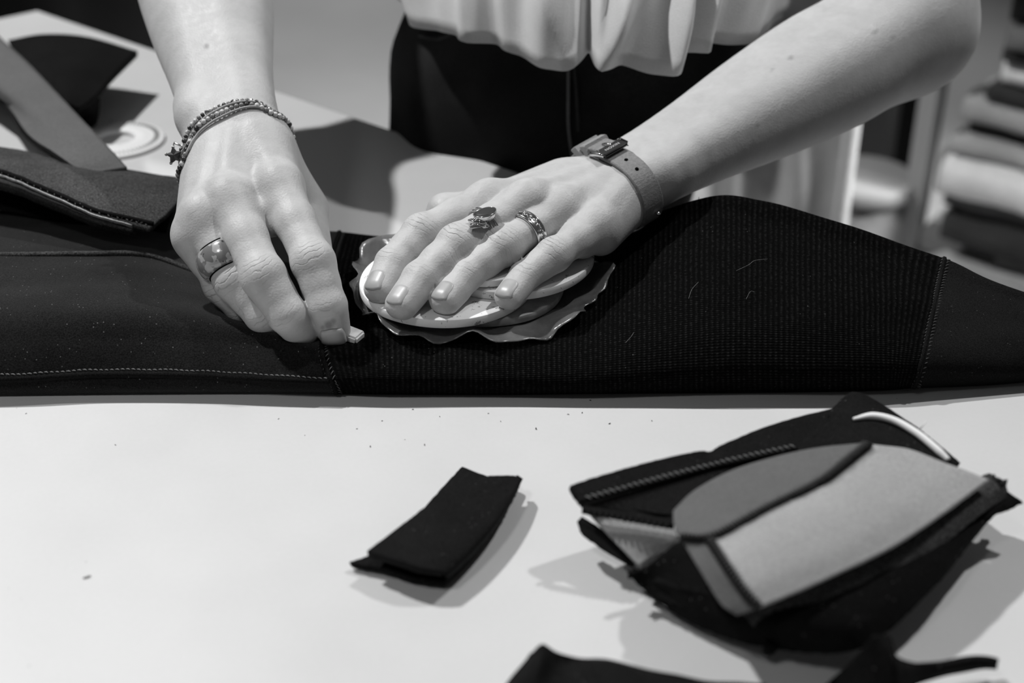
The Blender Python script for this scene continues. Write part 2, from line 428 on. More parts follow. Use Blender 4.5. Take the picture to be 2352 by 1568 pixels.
# ------------------------------------------------------------------ body as an implicit surface
def smin(a, b, k):
    if k <= 0: return np.minimum(a, b)
    h = np.maximum(k - np.abs(a - b), 0) / k
    return np.minimum(a, b) - h * h * k * .25
class Prim:
    """tapered capsule, optionally widened along lat by w"""
    def __init__(s, a, b, ra, rb, k=.006, lat=None, w=0.0, cut=False):
        s.a, s.b, s.ra, s.rb, s.k, s.w, s.cut = np.array(a, float), np.array(b, float), ra, rb, k, w, cut
        s.lat = None if lat is None else unit(lat)
    def dist(s, X, Y, Z, fr=None):
        a, b, lat = s.a, s.b, s.lat
        if fr is not None:
            a = fr[0] @ (a - fr[1]); b = fr[0] @ (b - fr[1]); lat = None if lat is None else fr[0] @ lat
        x, y, z = X - a[0], Y - a[1], Z - a[2]
        if lat is not None and s.w > 0:
            t = np.clip(x * lat[0] + y * lat[1] + z * lat[2], -s.w, s.w); x = x - t * lat[0]; y = y - t * lat[1]; z = z - t * lat[2]
        d = b - a; L = d @ d
        if L < 1e-12: return np.sqrt(x * x + y * y + z * z) - s.ra
        h = np.clip((x * d[0] + y * d[1] + z * d[2]) / L, 0, 1)
        return np.sqrt((x - h * d[0]) ** 2 + (y - h * d[1]) ** 2 + (z - h * d[2]) ** 2) - (s.ra + (s.rb - s.ra) * h)
BIG = .03
class Body:
    def __init__(s): s.palm = []; s.fingers = []          # palm: list of prims; fingers: list of lists
    def eval(s, pts):
        X, Y, Z = pts[..., 0], pts[..., 1], pts[..., 2]
        D = np.full(X.shape, 1.0); Fd = np.full(X.shape, 1.0)
        for p in s.palm: D = smin(D, p.dist(X, Y, Z), p.k) if not p.cut else -smin(-D, p.dist(X, Y, Z), p.k)
        for f in s.fingers:
            T = np.full(X.shape, 1.0)
            for p in f: T = smin(T, p.dist(X, Y, Z), p.k) if not p.cut else -smin(-T, p.dist(X, Y, Z), p.k)
            Fd = smin(Fd, T, .0006)
        return smin(D, Fd, .0055)
    def mesh(s, R, org, xs, ys, zs):
        """R rows = frame axes, org origin, xs.. coordinates along the axes"""
        fr = (R, org); shp = (len(xs), len(ys), len(zs))
        def boxof(p, pad):
            q = np.stack([R @ (p.a - org), R @ (p.b - org)]); r = max(p.ra, p.rb) + p.w + p.k + pad
            lo = q.min(0) - r; hi = q.max(0) + r
            return tuple(slice(int(np.searchsorted(c, lo[i])), int(np.searchsorted(c, hi[i])) + 1) for i, c in enumerate((xs, ys, zs)))
        def apply(Arr, p, off=(0, 0, 0)):
            bx = boxof(p, .007); sub = tuple(slice(max(b.start - o, 0), max(b.stop - o, 0)) for b, o in zip(bx, off))
            bx = tuple(slice(sb.start + o, sb.start + o + Arr[sub].shape[i]) for i, (sb, o) in enumerate(zip(sub, off)))
            if Arr[sub].size == 0: return
            d = p.dist(xs[bx[0]][:, None, None], ys[bx[1]][None, :, None], zs[bx[2]][None, None, :], fr)
            Arr[sub] = -smin(-Arr[sub], d, p.k) if p.cut else smin(Arr[sub], d, p.k)
        D = np.full(shp, BIG, np.float32)
        for p in s.palm: apply(D, p)
        Fd = np.full(shp, BIG, np.float32)
        for f in s.fingers:
            bs = [boxof(p, .009) for p in f]
            bb = tuple(slice(min(b[i].start for b in bs), max(b[i].stop for b in bs)) for i in range(3))
            T = np.full(Fd[bb].shape, BIG, np.float32)
            for p in f: apply(T, p, tuple(b.start for b in bb))
            Fd[bb] = smin(Fd[bb], T, .0006)
        D = smin(D, Fd, .0055)
        V, Q = surface_nets(D, xs, ys, zs)
        V = V @ R + org
        return V, Q
def surface_nets(D, xs, ys, zs):
    s = D < 0
    c = np.zeros(tuple(n - 1 for n in D.shape), np.uint8)
    for i in (0, 1):
        for j in (0, 1):
            for k in (0, 1):
                c += s[i:i + c.shape[0], j:j + c.shape[1], k:k + c.shape[2]]
    act = (c > 0) & (c < 8)
    I, J, K = np.nonzero(act); idx = np.full(c.shape, -1, np.int32); idx[I, J, K] = np.arange(len(I))
    acc = np.zeros((len(I), 3)); cnt = np.zeros(len(I))
    co = [(i, j, k) for i in (0, 1) for j in (0, 1) for k in (0, 1)]
    for a in co:
        for ax in range(3):
            if a[ax] == 1: continue
            b = list(a); b[ax] = 1
            va = D[I + a[0], J + a[1], K + a[2]]; vb = D[I + b[0], J + b[1], K + b[2]]
            m = (va < 0) != (vb < 0); t = np.where(m, va / np.where(m, va - vb, 1), 0)
            pos = np.tile(np.array(a, float), (len(I), 1)); pos[:, ax] = t
            acc[m] += pos[m]; cnt[m] += 1
    fr = acc / cnt[:, None]
    V = np.stack([g[i] + f * (g[i + 1] - g[i]) for g, i, f in ((xs, I, fr[:, 0]), (ys, J, fr[:, 1]), (zs, K, fr[:, 2]))], -1)
    Q = []
    for ax in range(3):
        sl0 = [slice(None)] * 3; sl1 = [slice(None)] * 3; sl0[ax] = slice(0, -1); sl1[ax] = slice(1, None)
        o = [a for a in range(3) if a != ax]
        for a in o: sl0[a] = slice(1, -1); sl1[a] = slice(1, -1)
        s0 = s[tuple(sl0)]; s1 = s[tuple(sl1)]
        e = np.nonzero(s0 != s1); ins = s0[e]
        g = [None] * 3; g[ax] = e[ax]; g[o[0]] = e[o[0]] + 1; g[o[1]] = e[o[1]] + 1
        def cell(d0, d1):
            h = list(g); h[o[0]] = g[o[0]] - d0; h[o[1]] = g[o[1]] - d1
            return idx[h[0], h[1], h[2]]
        q = np.stack([cell(1, 1), cell(0, 1), cell(0, 0), cell(1, 0)], -1)
        fl = ins if ax != 1 else ~ins
        q = np.where(fl[:, None], q, q[:, ::-1]); Q.append(q)
    return V, np.concatenate(Q)
def relax(V, Q, it=3, lam=.5):
    n = len(V); e = np.concatenate([Q[:, [0, 1]], Q[:, [1, 2]], Q[:, [2, 3]], Q[:, [3, 0]]])
    e = np.concatenate([e, e[:, ::-1]]); cnt = np.bincount(e[:, 0], minlength=n)
    for i in range(it * 2):
        f = lam if i % 2 == 0 else -lam * 1.04
        L = np.stack([np.bincount(e[:, 0], V[e[:, 1], k], n) for k in range(3)], -1) / cnt[:, None] - V
        V = V + f * L
    return V

RAD = dict(index=(.0063, .0076, .0090, .0103), middle=(.0065, .0079, .0093, .0106), ring=(.0062, .0074, .0088, .0100), little=(.0054, .0064, .0075, .0090))
class Hand:
    def __init__(s, J, wrist, elbow, shoulder, thumb, scale, bonelat_sign, rolls=(0, 0)):
        s.J = J; s.wrist = wrist; B = s.B = Body()
        lat = J['index'][3] - J['little'][3]; meta = J['middle'][3] - wrist
        meta = unit(meta); lat = unit(lat - meta * (lat @ meta)); n = np.cross(lat, meta)
        if n @ (CAM - wrist) < 0: n = -n
        s.lat, s.n, s.meta = lat, n, meta
        off = dict(index=.0135, middle=.005, ring=-.004, little=-.0120)
        s.frames = {}
        for f, (T, Dp, Pp, Mc) in J.items():
            r = [q * scale for q in RAD[f]]
            fl = lambda d: unit(lat - d * (lat @ d))
            b1, b2, b3 = unit(Pp - Mc), unit(Dp - Pp), unit(T - Dp)
            lats = [fl(b) for b in (b1, b2, b3)]
            nrm = []
            for b, l in zip((b1, b2, b3), lats):
                q = np.cross(l, b); nrm.append(q if q @ n > 0 else -q)
            # keep dorsal direction consistent along the finger
            for i in (1, 2):
                if nrm[i] @ nrm[i - 1] < 0: nrm[i] = -nrm[i]
            s.frames[f] = dict(b=(b1, b2, b3), l=lats, n=nrm, r=r)
            mid1 = Mc * .5 + Pp * .5; mid2 = Pp * .5 + Dp * .5
            prims = [Prim(Mc, mid1, r[3], (r[2] + r[3]) * .475, .004, lats[0], .0006), Prim(mid1, Pp, (r[2] + r[3]) * .475, r[2], .004, lats[0], .0006),
                     Prim(Pp + nrm[0] * .0008, Pp + nrm[1] * .0008, r[2] * 1.0, r[2] * 1.0, .005),
                     Prim(Pp, mid2, r[2] * .985, (r[1] + r[2]) * .485, .004, lats[1], .0006), Prim(mid2, Dp, (r[1] + r[2]) * .485, r[1], .004, lats[1], .0008),
                     Prim(Dp, T, r[1], r[0], .004, lats[2], .0012),
                     Prim(Dp * .45 + T * .55 - nrm[2] * .0012, T - nrm[2] * .0008, r[0] * 1.05, r[0] * .98, .004, lats[2], .0008)]
            B.fingers.append(prims)
            carp = wrist + lat * off[f] * scale - n * .002 + meta * .010
            B.palm.append(Prim(Mc - n * .0030, carp, .0098 * scale, .0128 * scale, .010))
            B.palm.append(Prim(Mc - n * .008 - meta * .004, carp - n * .006, .0085 * scale, .0120 * scale, .010))
            B.palm.append(Prim(Mc + n * .0012, Mc + n * .0012 + meta * .002, r[3] * .90, r[3] * .84, .0065))
            # extensor tendon on the back of the hand
            B.palm.append(Prim(Mc + n * .0068, carp * .8 + Mc * .2 + n * .0098, .0018, .0014, .007))
        fs = list(J)
        for f1, f2 in zip(fs[:-1], fs[1:]):          # webs between neighbouring fingers
            q1 = J[f1][3] * .80 + J[f1][2] * .20; q2 = J[f2][3] * .80 + J[f2][2] * .20
            B.palm.append(Prim(q1 - n * .003, q2 - n * .003, .0060, .0060, .005))
            q1 = J[f1][3] * .70 + J[f1][2] * .30; q2 = J[f2][3] * .70 + J[f2][2] * .30
            B.palm.append(Prim(q1 - n * .008, q2 - n * .008, .0055, .0055, .005))
        # thumb
        cmc, tm, ti, tt = thumb
        tl = unit(np.cross(unit(ti - tm), n))
        B.fingers.append([Prim(cmc, tm, .0135 * scale, .0112 * scale, .006), Prim(tm, ti, .0108 * scale, .0098 * scale, .005), Prim(ti, tt, .0095 * scale, .0075 * scale, .004, tl, .001)])
        B.palm.append(Prim(cmc, tm * .75 + cmc * .25, .0125 * scale, .0105 * scale, .012))
        s.thumb = thumb
        # wrist and forearm: two bones side by side
        fa = unit(elbow - wrist); lw = unit(lat - fa * (lat @ fa)); nw = np.cross(lw, fa); nw = nw if nw @ n > 0 else -nw
        s.fa, s.lw, s.nw = fa, lw, nw
        L = np.linalg.norm(elbow - wrist)
        st = [(-.02, .0158, .0086), (.10, .0166, .0082), (.25, .0200, .0082), (.45, .0265, .0080), (.68, .0325, .0065), (.86, .0330, .0045), (1.0, .0320, .0030)]
        st = [tuple(q) for q in spline(st, 25)]
        for (t0, r0, o0), (t1, r1, o1) in zip(st[:-1], st[1:]):
            B.palm.append(Prim(wrist + fa * L * t0, wrist + fa * L * t1, r0 * scale, r1 * scale, .003, lw, (o0 + o1) / 2 * scale))
        B.palm.append(Prim(wrist - lw * .0165 * scale + nw * .006 + fa * .014, wrist - lw * .0165 * scale + nw * .006 + fa * .020, .0085, .0080, .012))
        B.palm.append(Prim(elbow, shoulder, .034 * scale, .045 * scale, .03))
        B.palm.append(Prim(elbow + fa * .006, elbow + fa * .004 + unit(shoulder - elbow) * .01, .030 * scale, .030 * scale, .02))
        s.elbow, s.shoulder = elbow, shoulder
    def trace(s, org, dirs, r0=.06, iters=60):
        """march from org + dir*r0 inwards to the skin; returns radius per direction"""
        dirs = np.asarray(dirs, float); r = np.full(len(dirs), r0)
        for _ in range(iters):
            d = s.B.eval(org + dirs * r[:, None]); r = r - d * .8
        return r
    def build(s, fine=.0008):
        pts = [q for f in s.J.values() for q in f] + list(s.thumb)
        ex = s.fa; ey = s.lw; ez = np.cross(ex, ey); R = np.stack([ex, ey, ez]); org = s.wrist
        loc = np.array([R @ (p - org) for p in pts]); lo = loc.min(0) - .020; hi = loc.max(0) + .020
        sh = R @ (s.shoulder - org); el = R @ (s.elbow - org)
        def axis(a, b, c0, c1):            # fine between a..b, growing towards c0 and c1
            g = list(np.arange(a, b, fine)); st = fine; x = g[-1]
            while x < c1: st = min(st * 1.03, .004); x += st; g.append(x)
            st = fine; x = g[0]; h = []
            while x > c0: st = min(st * 1.03, .004); x -= st; h.append(x)
            return np.array(h[::-1] + g)
        lo2 = np.minimum(lo, np.minimum(np.minimum(el, sh) - .06, -.05)); hi2 = np.maximum(hi, np.maximum(np.maximum(el, sh) + .06, .05))
        xs = axis(lo[0], .035, lo[0], hi2[0]); ys = axis(min(lo[1], -.035), max(hi[1], .035), lo2[1], hi2[1]); zs = axis(min(lo[2], -.030), max(hi[2], .030), lo2[2], hi2[2])
        V, Q = s.B.mesh(R, org, xs, ys, zs)
        return relax(V, Q, 2), Q
    def creases(s, V):
        cu = np.zeros(len(V)); cm = np.zeros(len(V))
        for f, fr in s.frames.items():
            T, Dp, Pp, Mc = s.J[f]
            for c, i, sp, am in ((Pp, 0, .0065, 1.0), (Dp, 1, .0040, .55), (Mc, 0, .006, .10)):
                ax = unit(fr['b'][i] + fr['b'][min(i + 1, 2)]) if c is not Mc else fr['b'][0]
                nn = unit(fr['n'][i] + fr['n'][min(i + 1, 2)]) if c is not Mc else s.n
                d = V - c; u = d @ ax; h = d @ nn; t = d @ fr['l'][i]
                m = am * np.exp(-(u / sp) ** 2) * np.clip((h - .001) / .005, 0, 1) * np.exp(-(t / .0085) ** 4) * (np.linalg.norm(d, axis=1) < .02)
                k = m > cm; cu[k] = u[k] * 1000 + (t[k] * 1000) ** 2 * .03; cm[k] = m[k]
        return cu, cm

# --- the hand pressing on the discs (image right): joints tip, DIP, PIP, MCP
def chain(px, Ls, z0, far=(1, 1, 1)):
    p = P(*px[0], z0); out = [p]
    for q, L, fr in zip(px[1:], Ls, far): p = link(p, *q, L, fr); out.append(p)
    return out
JL = dict(index=chain([(872, 662), (902, 604), (970, 537), (1122, 462)], [.017, .024, .043], .0385),
          middle=chain([(922, 698), (966, 640), (1052, 562), (1212, 463)], [.018, .028, .047], .0385),
          ring=chain([(1022, 688), (1066, 634), (1156, 566), (1292, 482)], [.018, .026, .043], .0385),
          little=chain([(1168, 680), (1205, 634), (1272, 586), (1372, 516)], [.016, .019, .034], .0385))
wl = link(JL['middle'][3], 1436, 416, .066)
el = link(wl, 2080, 62, .225)
shl = A(.30, .50, .46)
thl = [link(JL['index'][3], 1290, 430, .050), P(1150, 470, .047), P(1024, 488, .046), P(1000, 535, .036)]
HL = Hand(JL, wl, el, shl, thl, 1.0, 1)
# --- the hand holding the chalk (image left)
JR = dict(index=[P(766, 758, .026), P(753, 702, .0405), P(720, 602, .057), P(640, 425, .078)],
          middle=[P(692, 764, .025), P(660, 722, .038), P(606, 636, .053), P(526, 458, .076)],
          ring=[P(640, 752, .022), P(604, 722, .032), P(540, 645, .045), P(466, 498, .069)],
          little=[P(588, 735, .021), P(558, 708, .028), P(510, 655, .038), P(446, 540, .060)])
wr = link(JR['middle'][3], 532, 292, .062)
er = link(wr, 440, -190, .225)
shr = A(-.14, .52, .48)
thr = [link(JR['index'][3], 610, 350, .036), P(702, 480, .047), P(724, 612, .036), P(752, 735, .022)]
HR = Hand(JR, wr, er, shr, thr, 1.03, -1)
print('L wrist', wl, 'elbow', el, proj(el), 'R wrist', wr, 'elbow', er, proj(er), 'ua', np.linalg.norm(shl - el), np.linalg.norm(shr - er))

person = empty('person', (.063, .36, ZF))
tag(person, 'person in light shirt and dark jeans leaning over the table with both hands down', 'person')
VL, QL = HL.build(); VR, QR = HR.build()
# torso core under the shirt, joined to both arms at the shoulders
TC = A(.075, .43, .30)
tor = Body()
tor.palm = [Prim(shl, shr, .060, .060, .03), Prim(shl * .5 + shr * .5 - A(0, 0, .06), A(.075, .37, .16), .080, .075, .06, A(.96, .26, 0), .04), Prim(shl * .5 + shr * .5, shl * .5 + shr * .5 + A(-.02, -.05, .13), .058, .052, .04)]
g = .006
VT, QT = tor.mesh(np.eye(3), A(0, 0, 0), np.arange(-.3, .5, g), np.arange(.1, .75, g), np.arange(-.15, .72, g))
VB = np.concatenate([VL, VR, VT]); QB = np.concatenate([QL, QR + len(VL), QT + len(VL) + len(VR)])
cu = np.zeros(len(VB)); cm = np.zeros(len(VB)); mole = np.zeros(len(VB))
a, b = HL.creases(VL); cu[:len(VL)] = a; cm[:len(VL)] = b
a, b = HR.creases(VR); cu[len(VL):len(VL) + len(VR)] = a; cm[len(VL):len(VL) + len(VR)] = b
pb = proj(VB)
for mx, my, mr, ms in ((755, 747, 9, .75), (765, 738, 6, .6), (742, 752, 5, .6), (475, 106, 5, .7), (1816, 133, 5, .6), (1774, 160, 4, .45), (1739, 288, 4, .6), (2010, 73, 4, .6), (2052, 85, 4, .5), (1932, 111, 3, .4)):
    mole = np.maximum(mole, ms * np.clip(1.6 - np.hypot(pb[:, 0] - mx, pb[:, 1] - my) / mr, 0, 1))
body = mk('body', VB, QB, M['skin'], person, True, attrs=dict(crease_u=cu, crease_m=cm, mole=mole))
body['label'] = 'bare forearms and hands'
print('body verts', len(VB))

# fingernails
def nail(H, f, length=.0124, width=.0054, fwd=.0056, mat='nail'):
    fr = H.frames[f]; T = H.J[f][0]; b = fr['b'][2]; l = fr['l'][2]; n = fr['n'][2]
    ns, nt = 12, 13; s_ = np.linspace(-1, 1, ns); t_ = np.linspace(-1, 1, nt)
    Pts = np.zeros((ns, nt, 3))
    for i, s in enumerate(s_):
        w = width * (1 - .25 * max(0, -s - .35) ** 2 * 2 - .60 * max(0, s - .55) ** 2 * 2)
        for j, t in enumerate(t_):
            x = s - .22 * (t * t) * s
            Pts[i, j] = T + b * (fwd - length / 2 + x * length / 2) + l * (t * w) + n * .02
    # project down along -n
    q = Pts.reshape(-1, 3); h = np.zeros(len(q))
    for _ in range(50): d = H.B.eval(q - n * h[:, None]); h = h + d * .75; h = np.minimum(h, .026)
    S = (q - n * h[:, None]).reshape(ns, nt, 3)
    for j in range(nt):        # free edge keeps the line of the plate
        e = S[ns - 4, j] - S[ns - 5, j]
        for i in range(ns - 3, ns):
            S[i, j] = S[i - 1, j] + (e * .45 + (S[i, j] - S[i - 1, j]) * .55)
    tt = np.abs(t_)[None, :, None]; off = .00024 - .00055 * np.clip((tt - .72) / .28, 0, 1) ** 2
    off = off - .0006 * np.clip((-s_ - .75) / .25, 0, 1)[:, None, None] ** 2
    S = S + n * off
    V, Fc, uv = sheet_geo(S, .0011)
    return mk('fingernail', V, Fc, M[mat], body)
for f in JL: nail(HL, f)
nail(HR, 'index', .0112, .0054)

# ------------------------------------------------------------------ shirt and jeans
yaw = math.radians(15)
PX = A(math.cos(yaw), -math.sin(yaw), 0); PN = A(math.sin(yaw), math.cos(yaw), 0)    # person's left-right axis, and backwards
HIP = P(1312, 436, 0) * A(1, 1, 0) + PN * .125
def ring(c, a, b, n=96, power=2.3):
    th = np.linspace(0, 2 * math.pi, n, endpoint=False)
    ct, st = np.cos(th), np.sin(th)
    x = np.sign(ct) * np.abs(ct) ** (2 / power) * a; y = np.sign(st) * np.abs(st) ** (2 / power) * b
    return c + x[:, None] * PX + y[:, None] * PN, th
jr = []
for z, xl, xr, b in ((-.22, -.158, .050, .085), (-.14, -.160, .055, .09), (-.06, -.161, .060, .095), (0, -.160, .080, .098), (.05, -.152, .094, .096), (.09, -.138, .092, .088), (.12, -.12, .080, .078), (.14, -.11, .075, .07)):
    c_ = HIP + A(0, 0, z) + PX * (xl + xr) / 2; r, th = ring(c_, (xr - xl) / 2, b)
    fold = .0022 * np.sin(5 * th + z * 60) + .0016 * np.sin(11 * th - z * 90)
    r = r + (r - c_) / np.linalg.norm(r - c_, axis=1)[:, None] * fold[:, None]
    jr.append(r)
jr = spline(jr, 40)
jeans = loft('jeans', jr, M['denim'], person)
jeans['label'] = 'dark denim jeans'
jd_ = np.concatenate([jr, jr[:, :1]], 1); jd_ = np.stack([jd_[:, :-1] * (1 - t) + jd_[:, 1:] * t for t in np.arange(5) / 5], 2).reshape(len(jr), -1, 3); jdense = spline(jd_, 200).reshape(-1, 3)
def jpt(px, py, push=.0012):
    """point on the jeans surface under a pixel: nearest front vertex"""
    fl = jdense; d = np.hypot(*(proj(fl) - A(px, py)).T); front = (fl - HIP) @ PN < 0
    d[~front] = 1e9; return fl[int(np.argmin(d))] - PN * push
def jline(name, pts, r, mat, flat=None):
    pts = spline([jpt(*p) for p in pts], 24); V, Fc = tube_geo(pts, r, 6, True, flat); return mk(name, V, Fc, mat, jeans)
jline('fly_seam', [(1306, 150), (1307, 220), (1309, 290), (1314, 360)], .0026, M['c_mid'], .35)
jline('fly_edge', [(1322, 150), (1324, 220), (1328, 300)], .0012, M['c_dark'])
jline('pocket_seam', [(935, 70), (970, 82), (1010, 85), (1050, 72)], .0016, M['c_dark'])
for zz in (-.52,):
    for sg in (-1, 1):
        lr = []
        for z, a in ((-.88, .055), (-.6, .062), (-.4, .075), (-.22, .086), (-.12, .09)):
            r, th = ring(HIP + A(0, 0, z) + PX * (sg * .060 - .035), a * .8, a * .95, 40, 2); lr.append(r)
        lg = loft('trouser_leg', lr, M['denim'], jeans)
# shirt: gathered hem hanging forward over the waistband
th = np.linspace(0, 2 * math.pi, 240, endpoint=False)
def hem_z(t):          # t: angle, -pi/2 is the front
    return 0
SHC = HIP + PN * .012
rows = []
def front_dir(px, y): return None
hem_px = [(900, -30), (925, 0), (945, 30), (975, 52), (1020, 68), (1080, 84), (1160, 110), (1240, 136), (1300, 149), (1345, 134), (1370, 141), (1420, 153), (1500, 165), (1560, 137), (1610, 106), (1660, 98), (1720, 80), (1790, 40)]
def shirt_row(k, lift, out):
    """front curve from the hem pixels, closed by an elliptical back"""
    pts = []
    n = len(hem_px)
    for i, (x, y) in enumerate(hem_px):
        s = i / (n - 1)
        yc = float(np.interp(s, [0, .1, .3, .5, .7, .85, .95, 1], [.30, .27, .19, .155, .15, .165, .195, .24]))     # world Y of the hem, bulging to the camera mid-way
        pts.append(PY(x, y, yc))
    return np.array(pts)
hem = shirt_row(0, 0, 0)
hemS = spline(hem, 150)
cz = hemS[:, 2].mean()
# back half
bc = HIP + PN * .02; back = []
p0, p1 = hemS[-1], hemS[0]
for s in np.linspace(0, 1, 62)[1:-1]:
    a = -0.25 + s * (math.pi + .5)
    q = bc + PX * math.cos(a) * .160 + PN * math.sin(a) * .12
    z = p0[2] * (1 - s) + p1[2] * s
    e = A(q[0], q[1], z); w = min(1, s / .12, (1 - s) / .12)
    base = p0 * (1 - s) + p1 * s
    back.append(e * w + (p0 if s < .5 else p1) * (1 - w))
loop0 = np.concatenate([hemS, np.array(back)])
nL = len(loop0); ang = np.arange(nL) / nL * 2 * math.pi
rings_ = []
chest = shl * .5 + shr * .5
ctr0 = loop0.mean(0)
ws = np.concatenate([np.linspace(0, .5, 26), np.linspace(.5, 1, 16)[1:]])
r2 = np.random.default_rng(5)
fam = r2.uniform(.5, 1.3, 12); fph = r2.uniform(0, 6.28, 12)
PLEATS = ((.545, -.25, .020, -.013, .16), (.600, .55, .026, .011, .35), (.66, .35, .030, -.010, .3), (.735, .10, .022, .009, .5), (.775, .05, .018, -.009, .5),
          (.815, .02, .013, .008, .4), (.86, .0, .02, -.008, .5), (.92, 0, .03, .006, .5), (.30, 0, .022, .007, .4), (.335, 0, .018, -.006, .4), (.42, .1, .03, .005, .4), (.20, -.1, .03, .006, .3), (.14, -.1, .025, -.006, .3), (.48, -.3, .03, .006, .2))
sfr = np.clip(np.arange(nL) / 149, 0, 1) * (np.arange(nL) < 150)
for w in ws:
    c = ctr0 * (1 - w) + (chest - A(0, 0, .0)) * w
    rel = loop0 - ctr0
    hz = rel[:, 2] * (1 - min(1, w * 4))
    # radius relaxes from the hem loop to a torso ellipse
    d = rel[:, :2]; rr = np.linalg.norm(d, axis=1); dd = d / rr[:, None]
    cosx = dd @ PX[:2]; cosn = dd @ PN[:2]
    er_ = 1 / np.sqrt((cosx / (.165 + .01 * w)) ** 2 + (cosn / .125) ** 2)
    er_ = er_ * (1 + .05 * math.sin(w * math.pi)) * (1 - .55 * max(0, (w - .88) / .12))
    k = min(1, w * 1.5); k = k * k * (3 - 2 * k)
    fold = np.zeros(nL)
    for j in range(9):
        f = 6 + 4 * j
        fold += fam[j] * np.sin(f * ang + fph[j] + w * (3 - .7 * j)) / (1 + .45 * j)
    blouse = .010 * math.exp(-((w - .08) / .09) ** 2)
    amp = .0042 * (1 - .55 * w) * min(1, .35 + w * 8)
    # the deep gather in the middle of the hem
    deep = np.zeros(nL)
    for s0_, sl_, wd_, am_, dec in PLEATS:
        deep[:150] += am_ * np.exp(-((sfr[:150] - (s0_ + sl_ * w)) / wd_) ** 2) * math.exp(-(w / dec) ** 2)
    R_ = rr * (1 - k) + er_ * k + fold * amp + blouse + deep
    ringp = np.concatenate([c[:2] + dd * R_[:, None], (c[2] + hz)[:, None]], 1)
    rings_.append(ringp)
sh_o = loft('shirt', rings_, M['shirt'], person, cap=False)
sh_o['label'] = 'light cropped shirt with a gathered hem'
so = sh_o.modifiers.new('thickness', 'SOLIDIFY'); so.thickness = .0012; so.offset = -1
for s0, e0 in ((shl, el), (shr, er)):
    d = unit(e0 - s0); u = unit(np.cross(d, A(0, 0, 1))); v = np.cross(d, u); rs = []
    for t, r in ((-.02, .07), (.03, .072), (.08, .066), (.12, .064)):
        a = np.linspace(0, 2 * math.pi, 40, endpoint=False)
        rs.append(s0 + d * t + np.outer(np.cos(a), u) * r + np.outer(np.sin(a), v) * r)
    loft('sleeve', spline(rs, 12), M['shirt'], sh_o, cap=False)

# ------------------------------------------------------------------ the black garment lying along the table
GX = dict()
cols = [  # (px or list of px, y rows, z rows)
 (-230, [912,900,884,864,792,718,650,588,505,425], [0,.005,.009,.014,.0255,.0350,.0325,.029,.022,.016]),
 (-90, [909,897,881,862,792,717,650,588,505,428], [0,.005,.009,.014,.0255,.0350,.0325,.029,.022,.016]),
 (60, [908,896,880,858,790,715,650,587,505,432], [0,.005,.009,.014,.0255,.0350,.0325,.029,.022,.016]),
 (200, [906,895,878,850,785,715,650,585,508,438], [0,.005,.009,.014,.0252,.0345,.0315,.028,.021,.015]),
 (340, [904,894,876,849,785,720,662,588,515,448], [0,.005,.009,.014,.0245,.0330,.0290,.025,.018,.013]),
 (470, [903,893,877,853,790,732,690,632,560,480], [0,.005,.009,.0135,.0225,.0290,.0225,.017,.014,.012]),
 (600, [903,893,879,861,800,757,715,650,585,520], [0,.005,.009,.013,.0198,.0250,.0145,.012,.013,.012]),
 ([772,770,764,757,744,737,737,745,760,780], [905,895,882,868,832,799,735,655,590,533], [0,.005,.009,.013,.018,.0215,.013,.013,.014,.010]),
 (880, [906,896,880,860,820,772,705,640,590,545], [0,.006,.011,.015,.0185,.0195,.0165,.016,.015,.010]),
 (1020, [907,896,880,858,815,768,705,640,590,555], [0,.006,.011,.015,.0185,.0195,.0175,.0165,.015,.010]),
 (1180, [907,896,879,856,810,760,700,640,590,558], [0,.006,.011,.015,.0190,.0195,.0185,.0175,.016,.010]),
 (1340, [905,894,876,850,800,742,682,630,580,545], [0,.007,.012,.016,.020,.0205,.0205,.020,.019,.012]),
 (1480, [904,892,872,840,780,710,640,580,535,503], [0,.007,.013,.019,.026,.030,.032,.034,.035,.034]),
 ([1640]*6+[1640,1640,1640,1636], [903,890,868,830,760,690,612,545,490,456], [0,.007,.014,.022,.031,.037,.042,.046,.050,.052]),
 (1750, [902,889,866,828,760,695,625,560,508,470], [0,.007,.014,.022,.031,.037,.042,.046,.049,.051]),
 (1900, [900,888,866,830,768,708,648,592,546,509], [0,.007,.014,.021,.030,.036,.040,.043,.045,.047]),
 (2030, [897,886,865,832,778,724,674,626,585,549], [0,.007,.013,.020,.027,.032,.036,.038,.040,.042]),
 ([2098,2101,2107,2114,2125,2135,2144,2152,2160,2168], [892,882,864,836,790,745,704,666,630,598], [0,.007,.012,.018,.024,.028,.031,.033,.035,.036]),
 (2270, [885,875,858,832,795,760,727,698,670,645], [0,.006,.011,.016,.021,.025,.027,.029,.030,.031]),
 (2420, [872,864,850,828,800,775,752,732,712,694], [0,.006,.010,.014,.018,.021,.023,.025,.026,.027]),
 (2600, [860,852,842,828,810,795,780,768,755,742], [0,.005,.008,.011,.014,.016,.018,.019,.020,.021]),
 (2950, [850,842,834,822,806,792,778,766,754,744], [0,.005,.008,.011,.013,.015,.016,.017,.018,.018])]
NR = 10
GC = np.zeros((NR + 1, len(cols), 3))
for j, (px, ys, zs) in enumerate(cols):
    for i in range(NR):
        GC[i, j] = P(px[i] if isinstance(px, list) else px, ys[i], zs[i] + (.0005 if i == 0 else 0))
    GC[NR, j] = GC[NR - 1, j] * A(1, 1, 0) + A(0, .006, .0006)
SEAM1, SEAM2 = 7, 17
garment = empty('wetsuit', (0, 0, 0))
tag(garment, 'long black neoprene wetsuit laid along the table under both hands', 'garment')
